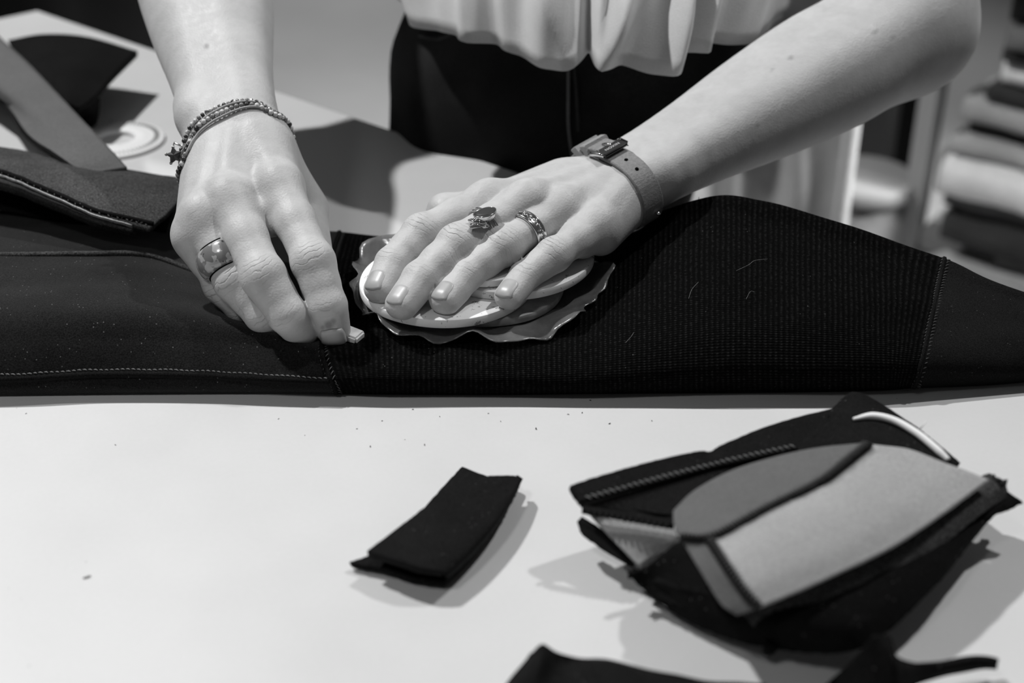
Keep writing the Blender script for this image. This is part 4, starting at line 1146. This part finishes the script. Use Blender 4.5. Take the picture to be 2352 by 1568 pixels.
V, Fc = stone_lathe([(.99, .0040), (.95, .0047), (.6, .0051), (.3, .0052), (.0, .0052)], .0048, .0060); fixn(mk('stone', V, Fc, M['stone'], sr))
for (x0, y0, x1, y1, wd) in ((1118, 515, 1080, 530, .0030), (1122, 520, 1108, 530, .0026), (1112, 515, 1076, 512, .0022)):
    p0 = ray_hit(HL, x0, y0) + e1 * .0012; p1 = ray_hit(HL, x1, y1) + e1 * .0012; dv = p1 - p0; sd = unit(np.cross(dv, e1))
    S = np.array([[p0 + dv * s + sd * wd * t * math.sin(math.pi * (.15 + .8 * s)) + e1 * (.0010 * (1 - t * t) + .0008 * math.sin(3 * s)) for t in np.linspace(-1, 1, 7)] for s in np.linspace(0, 1, 12)])
    V, Fc, uv = sheet_geo(S, .0007); mk('silver_leaf', V, Fc, M['silver'], sr)

# wrist watch: strap, buckle, keepers; the case sits under the wrist
wc = HL.wrist - HL.fa * .0045; wa = unit(HL.fa + HL.nw * .02); w1 = HL.nw; w2 = HL.lw
dirs = np.outer(np.cos(PH), w1) + np.outer(np.sin(PH), w2)
wr_r = lowpass(trace_r(HL.B, wc, dirs, .06), 3)
wr_r = np.maximum(wr_r, trace_r(HL.B, wc, dirs, .06) - .0004); wr_r = lowpass(wr_r, 6) + .0009
watch = empty('wrist_watch', tuple(wc)); tag(watch, 'wrist watch seen from its buckle side, grey leather strap', 'watch')
def rat(p): return np.interp(np.asarray(p) % (2 * math.pi), PH, wr_r, period=2 * math.pi)
def wpt(p, h, x=0.0): return wc + (math.cos(p) * w1 + math.sin(p) * w2) * (float(rat(p)) + h) + wa * x
def phi_at(px, py):
    q = np.array([wpt(p, .002) for p in PH]); fr = ((q - wc) @ (CAM - wc)) > -.01
    d = np.hypot(*(proj(q) - A(px, py)).T); d[~fr] = 1e9; return PH[int(np.argmin(d))]
pb_ = phi_at(1404, 362); pu = phi_at(1362, 322); sgn = 1 if ((pu - pb_ + math.pi) % (2 * math.pi) - math.pi) > 0 else -1
HWS = .0068
def strap(name, p0, p1, h0, h1, hw, mat, lift=None, n=60, taper=None):
    ph = np.linspace(p0, p1, n); rd = rat(ph)
    if lift is not None: rd = rd + lift(np.linspace(0, 1, n))
    prof = [(-hw, h0), (hw, h0), (hw, h1 - .0005), (hw - .0006, h1), (-hw + .0006, h1), (-hw, h1 - .0005)]
    V, Fc = band_geo(wc, wa, w1, w2, ph, rd, prof)
    if taper is not None:
        V = V.reshape(n, len(prof), 3); cen = V.mean(1, keepdims=True); k = taper(np.linspace(0, 1, n))[:, None, None]
        ax_c = ((V - cen) @ wa)[..., None] * wa; V = (V - ax_c + ax_c * k).reshape(-1, 3)
    o = fixn(mk(name, V, Fc, mat, watch, False)); return o
strap('strap', pb_ + sgn * .25, pb_ + sgn * .25 - sgn * 4.3, 0, .0019, HWS, M['leather'])
strap('strap_lining', pb_ + sgn * .25, pb_ + sgn * .25 - sgn * 4.3, -.0006, .0001, HWS * 1.01, M['leatheredge'])
strap('buckle_loop', pb_ - sgn * .02, pb_ + sgn * 1.9, .0, .0018, HWS * .96, M['leather'])
strap('strap_tail', pb_ - sgn * .05, pb_ + sgn * 1.62, .0022, .0042, HWS * .97, M['leather'], lambda t: .0004 + .0085 * np.clip((t - .66) / .34, 0, 1) ** 1.4, taper=lambda t: 1 - .55 * np.clip((t - .80) / .2, 0, 1) ** 2)
for k_, a_ in enumerate((.56, .86)):
    strap('keeper', pb_ + sgn * a_, pb_ + sgn * (a_ + .17), -.0003, .0064 + .0008 * k_, HWS * 1.16, M['keeper'], n=8)
def wframe(p):
    d = math.cos(p) * w1 + math.sin(p) * w2; t = (wpt(p + .02, .003) - wpt(p - .02, .003)); t = unit(t) * -sgn; o = np.cross(wa, t); o = o if o @ d > 0 else -o
    return t, o            # t: along the strap away from the tail, o: outwards
t_, o_ = wframe(pb_); bc_ = wpt(pb_, .0046)
bm = bmesh.new(); bmesh.ops.create_cube(bm, size=1)
for v in bm.verts: v.co = Vector(bc_ + wa * v.co.x * .0158 + t_ * v.co.y * .0056 + o_ * v.co.z * .0020)
bmesh.ops.bevel(bm, geom=bm.edges[:], offset=.0005, segments=2, affect='EDGES')
me = bpy.data.meshes.new('buckle_bar'); bm.to_mesh(me); bm.free(); me.materials.append(M['gun'])
bar = bpy.data.objects.new('buckle_bar', me); COL.objects.link(bar); setpar(bar, watch); bar['label'] = 'dark engraved buckle bar'
for sg in (-1, 1):
    b = MB(); b.tube([bc_ + wa * sg * .0078 + t_ * .0022, wpt(pb_ + sgn * .12, .0038) + wa * sg * .0080, wpt(pb_ + sgn * .36, .0024) + wa * sg * .0080, wpt(pb_ + sgn * .55, .0010) + wa * sg * .0078], [.0012, .0013, .0012, .0010], 8); b.build('buckle_arm', M['silver'], watch)
    b = MB(); b.tube([bc_ + wa * sg * .0078 - t_ * .0022 + o_ * .0004, bc_ + wa * sg * .0082 - t_ * .0026 + o_ * .0008], [.0013, .0009], 8); b.build('buckle_corner', M['silver'], watch)
b = MB(); b.tube([wpt(pb_ + sgn * .34, .0045), wpt(pb_ + sgn * .16, .0056), bc_ + o_ * .0012 - t_ * .0030, bc_ + o_ * .0012 - t_ * .001], [.0010, .0011, .0010, .0008], 8); b.build('prong', M['silver'], watch)
for (hx, hy, hh) in ((1426, 386, .0019), (1443, 408, .0019), (1362, 318, .0046), (1376, 327, .0046)):
    p = phi_at(hx, hy); tt_, oo_ = wframe(p); q = wpt(p, hh + (.0001 if hh < .003 else -.0002)); V = []
    for z in (-.0008, .00012):
        for k in range(14): a = 2 * math.pi * k / 14; V.append(q + wa * .00105 * math.cos(a) + tt_ * .00105 * math.sin(a) + oo_ * z)
    mk('strap_hole', V, [(k, (k + 1) % 14, 14 + (k + 1) % 14, 14 + k) for k in range(14)] + [tuple(range(14, 28))], M['hole'], watch)
p = phi_at(1408, 368); 
# engraved lettering on the buckle bar (upside down for the camera, as the wearer reads it)
fc2 = bpy.data.curves.new('lettering', 'FONT'); fc2.body = 'NIXON'; fc2.size = .0026; fc2.align_x = 'CENTER'; fc2.align_y = 'CENTER'; fc2.extrude = .00004; fc2.space_character = 1.12
fo2 = bpy.data.objects.new('lettering_tmp', fc2); COL.objects.link(fo2)
dg = bpy.context.evaluated_depsgraph_get(); lm = bpy.data.meshes.new_from_object(fo2.evaluated_get(dg)); bpy.data.objects.remove(fo2)
xd, yd = -wa, t_
if np.cross(xd, yd) @ o_ < 0: yd = -yd
for v in lm.vertices:
    v.co = Vector(bc_ + o_ * (.00104 + v.co.z) + xd * v.co.x * 1.05 + yd * v.co.y)
lm.materials.clear(); lm.materials.append(M['engr']); lo_ = bpy.data.objects.new('buckle_lettering', lm); COL.objects.link(lo_); setpar(lo_, watch)
# case under the wrist
po = pb_ + math.pi; t2, o2 = wframe(po); cc = wpt(po, .001)
prof = [(0, -.001), (.0135, -.001), (.0145, 0), (.0148, .003), (.0140, .0055), (.0125, .0062), (0, .0062)]
V, Fc = lathe_geo(prof, 40); V = cc + V[:, :1] * wa + V[:, 1:2] * t2 + V[:, 2:] * o2; fixn(mk('watch_case', V, Fc, M['silver'], watch))
b = MB(); q = ray_hit(HL, 1494, 480); b.tube([q + A(.003, -.002, -.001), q + A(.005, -.003, -.002)], [.0011, .0009], 8); b.build('crown', M['silver'], watch)

# beaded bracelet
def strand(pixs):
    axs, c0_, f1, f2 = HR.fa, HR.wrist, HR.nw, HR.lw; ps = []; ss = []
    for x, y in pixs:
        h = ray_hit(HR, x, y)
        if h is None: continue
        d = h - c0_; s = d @ axs; ps.append(math.atan2(d @ f2, d @ f1)); ss.append(s)
    ps = np.array(ps); ss = np.array(ss); o = np.argsort(ps); ps, ss = ps[o], ss[o]
    rt = HR.lw @ RT; side = 1 if rt > 0 else -1; kR = int(np.argmax(ps * side)); ps = np.append(ps, ps[kR] + side * .45); ss = np.append(ss, ss[kR] + .006); o = np.argsort(ps); ps, ss = ps[o], ss[o]
    ph = np.linspace(-math.pi, math.pi, 240, endpoint=False); s = np.interp(ph, ps, ss, period=2 * math.pi)
    k = np.exp(-np.linspace(-2, 2, 25) ** 2); k /= k.sum(); s = np.convolve(np.concatenate([s[-12:], s, s[:12]]), k, 'valid')
    out = []
    cs = c0_ + s[:, None] * axs; dd = np.outer(np.cos(ph), f1) + np.outer(np.sin(ph), f2); r = np.full(len(ph), .06)
    for _ in range(60): r = r - HR.B.eval(cs + dd * r[:, None]) * .8
    return cs + dd * r[:, None], dd
br = empty('beaded_bracelet', tuple(HR.wrist)); tag(br, 'beaded wrap bracelet with a small dark star charm', 'bracelet')
beadm = {}
def bead_mesh(kind):
    if kind not in beadm:
        bm = bmesh.new(); bmesh.ops.create_uvsphere(bm, u_segments=8, v_segments=6, radius=1.0)
        if kind == 'bead_s':
            for v in bm.verts: v.co *= 1 + .12 * math.copysign(1, math.sin(v.co.x * 9 + v.co.y * 7))
        me = bpy.data.meshes.new('bead'); bm.to_mesh(me); bm.free(); me.materials.append(M[kind]); beadm[kind] = me
        me.polygons.foreach_set('use_smooth', np.full(len(me.polygons), kind != 'bead_s'))
    return beadm[kind]
stA = [(424, 338), (430, 312), (448, 283), (488, 254), (540, 236), (590, 238), (618, 252), (630, 266)]
stB = [(432, 366), (434, 334), (450, 300), (490, 270), (535, 250), (570, 243), (600, 248), (626, 268)]
for pix, rb, wts in ((stA, .00125, (2, 3, 3, 4)), (stB, .00135, (4, 4, 3, 1))):
    q, dd = strand(pix); q = np.concatenate([q, q[:1]]); q = resample(q, rb * 1.9); cen = q.mean(0)
    for p in q:
        n = unit(p - cen - HR.fa * ((p - cen) @ HR.fa)); o = bpy.data.objects.new('bead', bead_mesh(random.choices(('bead_l', 'bead_m', 'bead_d', 'bead_s'), wts)[0])); COL.objects.link(o)
        o.location = Vector(p + n * rb * .8) ; o.scale = (rb * random.uniform(.85, 1.12),) * 3; o.rotation_euler = (random.random() * 6, random.random() * 6, 0)
        o.parent = br; o.matrix_parent_inverse = Matrix.Translation(-br.location)
for pix in ([(436, 332), (446, 305), (480, 268), (520, 246), (560, 237), (600, 242), (628, 262)], [(438, 352), (448, 318), (490, 282), (530, 262), (565, 250), (600, 250), (624, 264)]):
    q, dd = strand(pix); V, Fc = tube_geo(q + dd * .0012, .0007, 6, False, None, True); mk('cord', V, Fc, M['cord'], br)
stc = P(402, 356, (HR.wrist[2] - .012)); stc = DP(401, 357, float((ray_hit(HR, 428, 350) - CAM) @ FW) + .004)
V = []; nn_ = 10
s1, s2 = unit(RT + UP * .2), unit(UP - RT * .2); sn = -FW
for z in (-.0011, .0011):
    for k in range(nn_):
        a = 2 * math.pi * k / nn_ + .3; r = .0046 if k % 2 == 0 else .0024; V.append(stc + (s1 * math.cos(a) + s2 * math.sin(a)) * r + sn * z)
    V.append(stc + sn * z * 1.9)
Fc = [(k, (k + 1) % nn_, 11 + (k + 1) % nn_, 11 + k) for k in range(nn_)] + [((k + 1) % nn_, k, 10) for k in range(nn_)] + [(11 + k, 11 + (k + 1) % nn_, 21) for k in range(nn_)]
star = fixn(mk('star_charm', V, Fc, M['bead_d'], br, False))
b = MB()
for k in range(0, nn_, 2):
    a = 2 * math.pi * k / nn_ + .3; p = stc + (s1 * math.cos(a) + s2 * math.sin(a)) * .0044; b.tube([p - sn * .0009, p, p + sn * .0009], [.0005, .0009, .0005], 6)
b.build('star_tip', M['bead_s'], star)['kind'] = 'stuff'
b = MB(); b.tube([stc + s2 * .004, stc + s2 * .0065 + s1 * .001, ray_hit(HR, 428, 338) + A(-.001, 0, 0)], .0006, 6); b.build('charm_link', M['bead_s'], br)

# ------------------------------------------------------------------ room behind
# white canvas bag behind the forearm
bag = empty('canvas_bag', tuple(PY(1780, 560, .78) * A(1, 1, 0) + A(0, 0, ZF))); tag(bag, 'pale canvas bag standing on the floor behind the forearm', 'bag')
bx = PY(1936, 420, .74); bl = PY(1500, 420, .80)
e_b = unit((bx - bl) * A(1, 1, 0)); n_b = A(-e_b[1], e_b[0], 0); wB = np.linalg.norm((bx - bl)[:2])
rings_b = []
for z, k in ((ZF + .001, .98), (-.6, 1.0), (-.4, 1.0), (-.25, 1.0), (-.12, 1.0), (-.03, .99), (.0, .96)):
    r = []
    for t in np.linspace(0, 1, 25)[:-1]: r.append((t, 0))
    for t in np.linspace(0, 1, 13)[:-1]: r.append((1, t))
    for t in np.linspace(0, 1, 25)[:-1]: r.append((1 - t, 1))
    for t in np.linspace(0, 1, 13)[:-1]: r.append((0, 1 - t))
    r = np.array(r); pts = bl * A(1, 1, 0) + np.outer((r[:, 0] - .5) * k + .5, e_b) * wB + np.outer((r[:, 1] - .5) * k + .5, n_b) * .07
    pts[:, 2] = z
    pts += n_b * (.006 * np.sin(r[:, 0] * 9 + z * 14) + .005 * np.sin(r[:, 0] * 21 - z * 30))[:, None] * (np.abs(r[:, 1] - .5) > .4)[:, None]
    rings_b.append(pts)
loft('bag_body', spline(rings_b, 40), M['bag'], bag)
flp = []
for s in np.linspace(0, 1, 7):
    top_ = bl * A(1, 1, 0) + e_b * wB * s + A(0, 0, .005); low_z = -.02 - .06 * (1 - s) - .015
    flp.append([top_ + n_b * .05 + A(0, 0, .004), top_ - n_b * .012, top_ - n_b * (.022 + .006 * math.sin(s * 9)) + A(0, 0, low_z * .6), top_ - n_b * (.032 + .006 * math.sin(s * 7 + 1)) + A(0, 0, low_z)])
S = surf(np.swapaxes(np.array(flp), 0, 1), np.linspace(0, 6, 50), np.linspace(0, 3, 20)); V, Fc, uv = sheet_geo(S, .004); mk('bag_flap', V, Fc, M['bag'], bag, True, uv)
b = MB(); b.tube([bl * A(1, 1, 0) + e_b * (wB + .002) + A(0, 0, z) for z in np.linspace(.0, ZF + .01, 12)], .009, 8); b.build('bag_piping', M['bag'], bag)

# round tub
tc = PY(1985, 400, 1.05); V, Fc = lathe_geo([(.0001, 0), (.062, 0), (.066, .004), (.068, .42 + 0), (.0001, .42)], 40)
tub = empty('round_tub', (tc[0], tc[1], ZF)); tag(tub, 'pale round lidded tub between the bag and the shelf', 'tub')
zt = tc[2]; hT = zt - ZF
V, Fc = lathe_geo([(.0001, ZF), (.055, ZF), (.058, ZF + .01), (.062, zt - .02), (.0001, zt - .02)], 48); mk('tub_body', V + A(tc[0], tc[1], 0), Fc, M['c_mid'], tub)
V, Fc = lathe_geo([(.0001, zt - .021), (.066, zt - .021), (.068, zt - .016), (.068, zt - .003), (.064, zt), (.0001, zt)], 48); mk('tub_lid', V + A(tc[0], tc[1], 0), Fc, M['tub'], tub)
# grey board and black upright leaning behind
q0 = PY(1925, 380, 1.45); q1 = PY(2062, 380, 1.45)
b = MB(); b.box(((q0[0] + q1[0]) / 2, 1.46, (ZF + .35) / 2), np.eye(3), ((q1[0] - q0[0]) / 2, .012, (.35 - ZF) / 2)); bd = b.build('grey_board', M['board'], None, False); tag(bd, 'plain grey board standing upright behind the tub', 'board')
q0 = PY(2052, 380, 1.25); q1 = PY(2150, 380, 1.25)
b = MB(); b.box(((q0[0] + q1[0]) / 2, 1.27, (ZF + .45) / 2), np.eye(3), ((q1[0] - q0[0]) / 2, .015, (.45 - ZF) / 2)); bd = b.build('black_panel', M['black'], None, False); tag(bd, 'narrow black upright panel beside the shelf post', 'panel')

# shelf rack with folded cloths at the right edge
cor = PY(2108, 420, 1.02); e_s = unit(A(.80, -.60, 0)); n_s = A(.60, .80, 0)
rack = empty('shelf_rack', (cor[0], cor[1], ZF)); tag(rack, 'light painted shelf rack at the right, holding folded cloths', 'shelf')
cxy = cor * A(1, 1, 0)
for s, d in ((0, 0), (.62, 0), (0, .36), (.62, .36)):
    b = MB(); c = cxy + e_s * s + n_s * d; b.box(c + A(0, 0, (ZF + .55) / 2), np.stack([e_s, n_s, A(0, 0, 1)]), (.011, .011, (.55 - ZF) / 2)); b.build('post', M['postmat'], rack, False)
def zpix(py): return float(PY(2150, py, (cxy + e_s * .03)[1])[2])
for py in (585, -75):
    z = zpix(py); b = MB(); b.box(cxy + e_s * .31 + n_s * .18 + A(0, 0, z - .008), np.stack([e_s, n_s, A(0, 0, 1)]), (.32, .19, .008)); b.build('shelf_board', M['c_light'], rack, False)
def folded(z0, z1, start, mat, label, sag=.0, seed=0, depth=.30, length=.46, prot=0.0):
    """a folded cloth: rounded slab with a bulging front fold and a visible layer line"""
    r = np.random.default_rng(seed); h = z1 - z0; ns = 40
    prof = []
    for a in np.linspace(-math.pi / 2, math.pi / 2, 12): prof.append((-math.cos(a) * h * .5, (math.sin(a) * .5 + .5) * h))
    for t in np.linspace(.1, 1, 8): prof.append((depth * t, h))
    for t in np.linspace(1, .1, 8): prof.append((depth * t, 0))
    prof = np.array(prof); rings_c = []
    for s in np.linspace(0, 1, ns):
        endk = math.sqrt(max(0.02, 1 - (2 * s - 1) ** 16))
        wob = .004 * math.sin(s * 11 + r.uniform(0, 1)) + .003 * math.sin(s * 23 + seed)
        zz = prof[:, 1] * (.9 + .1 * endk) - h * .035 * (1 + np.sin(s * 14 + prof[:, 0] * 30 + seed)) * (prof[:, 1] / h)
        rings_c.append(cxy + e_s * (start + s * length) + n_s * (.03 - prot) + np.outer(prof[:, 0] * endk + wob, n_s) + np.outer(z0 + zz * 1.0, A(0, 0, 1)))
    o = loft('folded_cloth', rings_c, M[mat]); return tag(o, label, 'cloth', 'folded cloths on the shelf rack')
stack = [(585, 552, .10, 'c_mid', 'grey folded cloth lying lowest on the lower shelf'), (552, 490, .02, 'c_dark', 'thick black folded cloth above the lower shelf board'),
         (490, 455, .01, 'c_mid', 'mid grey folded cloth directly under the bright white one'), (455, 352, -.015, 'c_white', 'thick bright white folded cloth, largest in the stack'),
         (352, 312, .015, 'c_light', 'thin light grey folded cloth on top of the bright white one'), (312, 284, .03, 'c_dark', 'thin dark folded cloth in the middle of the stack'),
         (284, 222, .02, 'c_light', 'light folded cloth with a rounded edge, upper middle of the stack'), (222, 190, .05, 'c_dark', 'dark folded cloth in the upper stack'),
         (190, 135, .06, 'c_white', 'white folded cloth in the upper stack near the arm'), (135, 98, .06, 'c_dark', 'dark grey folded cloth third from the top'),
         (98, 46, .065, 'c_mid', 'mid grey folded cloth second from the top'), (46, -30, .06, 'c_dark', 'thick black folded cloth topmost of the stack')]
for i, (a, b_, st_, mt, lb) in enumerate(stack): folded(zpix(a), zpix(b_) - .0005, .016 + max(st_, 0) * .9, mt, lb, seed=i, prot=.01 + .012 * math.sin(i * 2.1))
# black coats beyond the table corner
cb = PY(150, 60, 1.35)
rings_k = []
for z in np.linspace(ZF + .15, 1.0, 24):
    a = np.linspace(0, 2 * math.pi, 80, endpoint=False); r = 1 + .05 * np.sin(9 * a + z * 3) + .03 * np.sin(17 * a - z * 5)
    w = .36 * (1 - .25 * max(0, z - .6))
    rings_k.append(A(cb[0] - .16, 1.36, z) + np.stack([np.cos(a) * w * r, np.sin(a) * .13 * r, np.zeros(80)], -1))
co_ = loft('hanging_coat', rings_k, M['black']); tag(co_, 'black garment hanging beyond the far corner of the table', 'coat')
rl = MB(); rl.tube([A(cb[0] - .75, 1.36, 1.02), A(cb[0] + .6, 1.36, 1.02)], .012, 10); 
rk = empty('coat_rail', (cb[0], 1.36, ZF)); tag(rk, 'steel rail carrying the hanging black garment', 'rail'); rl.build('rail_bar', M['metal_leg'], rk)
for x in (-.75, .6): u_ = MB(); u_.tube([A(cb[0] + x, 1.36, ZF), A(cb[0] + x, 1.36, 1.03)], .012, 10); u_.build('upright', M['metal_leg'], rk)

# ------------------------------------------------------------------ crumbs, lint and stray threads
def crumb(px, py, s, label, mat='crumb', el=1.6, ang=0.0, name='crumb', grp='dark crumbs scattered on the tabletop'):
    s = s * .62
    c = P(px, py, 0); n = 5; V = []; pts = [c + A(math.cos(ang), math.sin(ang), 0) * s * el * t + A(0, 0, s * .55 + .0001) + A(random.gauss(0, s * .25), random.gauss(0, s * .25), 0) for t in (-1, -.3, .4, 1)]
    V, Fc = tube_geo(pts, [s * .35, s * .6, s * .55, s * .3], 6); V[:, 2] = np.maximum(V[:, 2], .0002)
    o = mk(name, V, Fc, M[mat]); return tag(o, label, 'crumb', grp)
for i, (x, y, s) in enumerate(((851, 1026, .0006), (975, 1022, .0006), (1231, 985, .0007), (948, 941, .0005), (1010, 957, .0004), (878, 967, .0004), (820, 985, .0004), (1122, 950, .0004), (1150, 968, .0004), (1305, 952, .0005), (1337, 948, .0005), (1400, 973, .0006), (1497, 967, .0005), (1356, 920, .0005), (640, 962, .0004), (265, 1022, .0004), (60, 950, .0004), (700, 1000, .0003), (930, 1010, .0003))):
    lab = {851: 'dark crumb to the upper left of the small folded strip', 975: 'dark crumb straight above the small folded strip', 1231: 'dark speck to the upper right of the small folded strip'}.get(x, 'tiny faint crumb scattered near the front edge of the wetsuit')
    crumb(x, y, s, lab, ang=random.random() * 3)
crumb(255, 279, .0009, 'dark crumb beside the white ring, behind the wetsuit', name='crumb')
b_ = crumb(200, 1326, .0011, 'curl of grey lint alone at lower left of the tabletop', 'lint', 2.4, .4, 'lint_curl', None)
def thread(pix, r, label):
    pts = []
    for x, y in pix:
        d = ray(x, y); best = None
        # nearest point of the garment surface under the pixel
        dd = np.hypot(*(gproj - A(x, y)).T); pts.append(gflat[int(np.argmin(dd))] + A(0, 0, .0006) - FW * .0008)
    V, Fc = tube_geo(spline(pts, 30), r, 5); return tag(mk('lint_thread', V, Fc, M['hair']), label, 'thread', 'pale threads on the ribbed panel')
gflat = surf(GC, np.linspace(7, 18, 240), np.linspace(0, 9.5, 150)).reshape(-1, 3); gproj = proj(gflat)
thread([(1692, 624), (1718, 612), (1735, 600), (1760, 596)], .00007, 'wavy pale thread highest on the ribbed panel')
thread([(1580, 690), (1592, 668), (1604, 650)], .00007, 'straight pale thread leaning on the ribbed panel right of the film')
thread([(1436, 790), (1446, 775), (1458, 765)], .00007, 'short pale thread below the right end of the film')
thread([(1712, 688), (1722, 674), (1732, 672)], .00006, 'short curled pale thread mid ribbed panel')
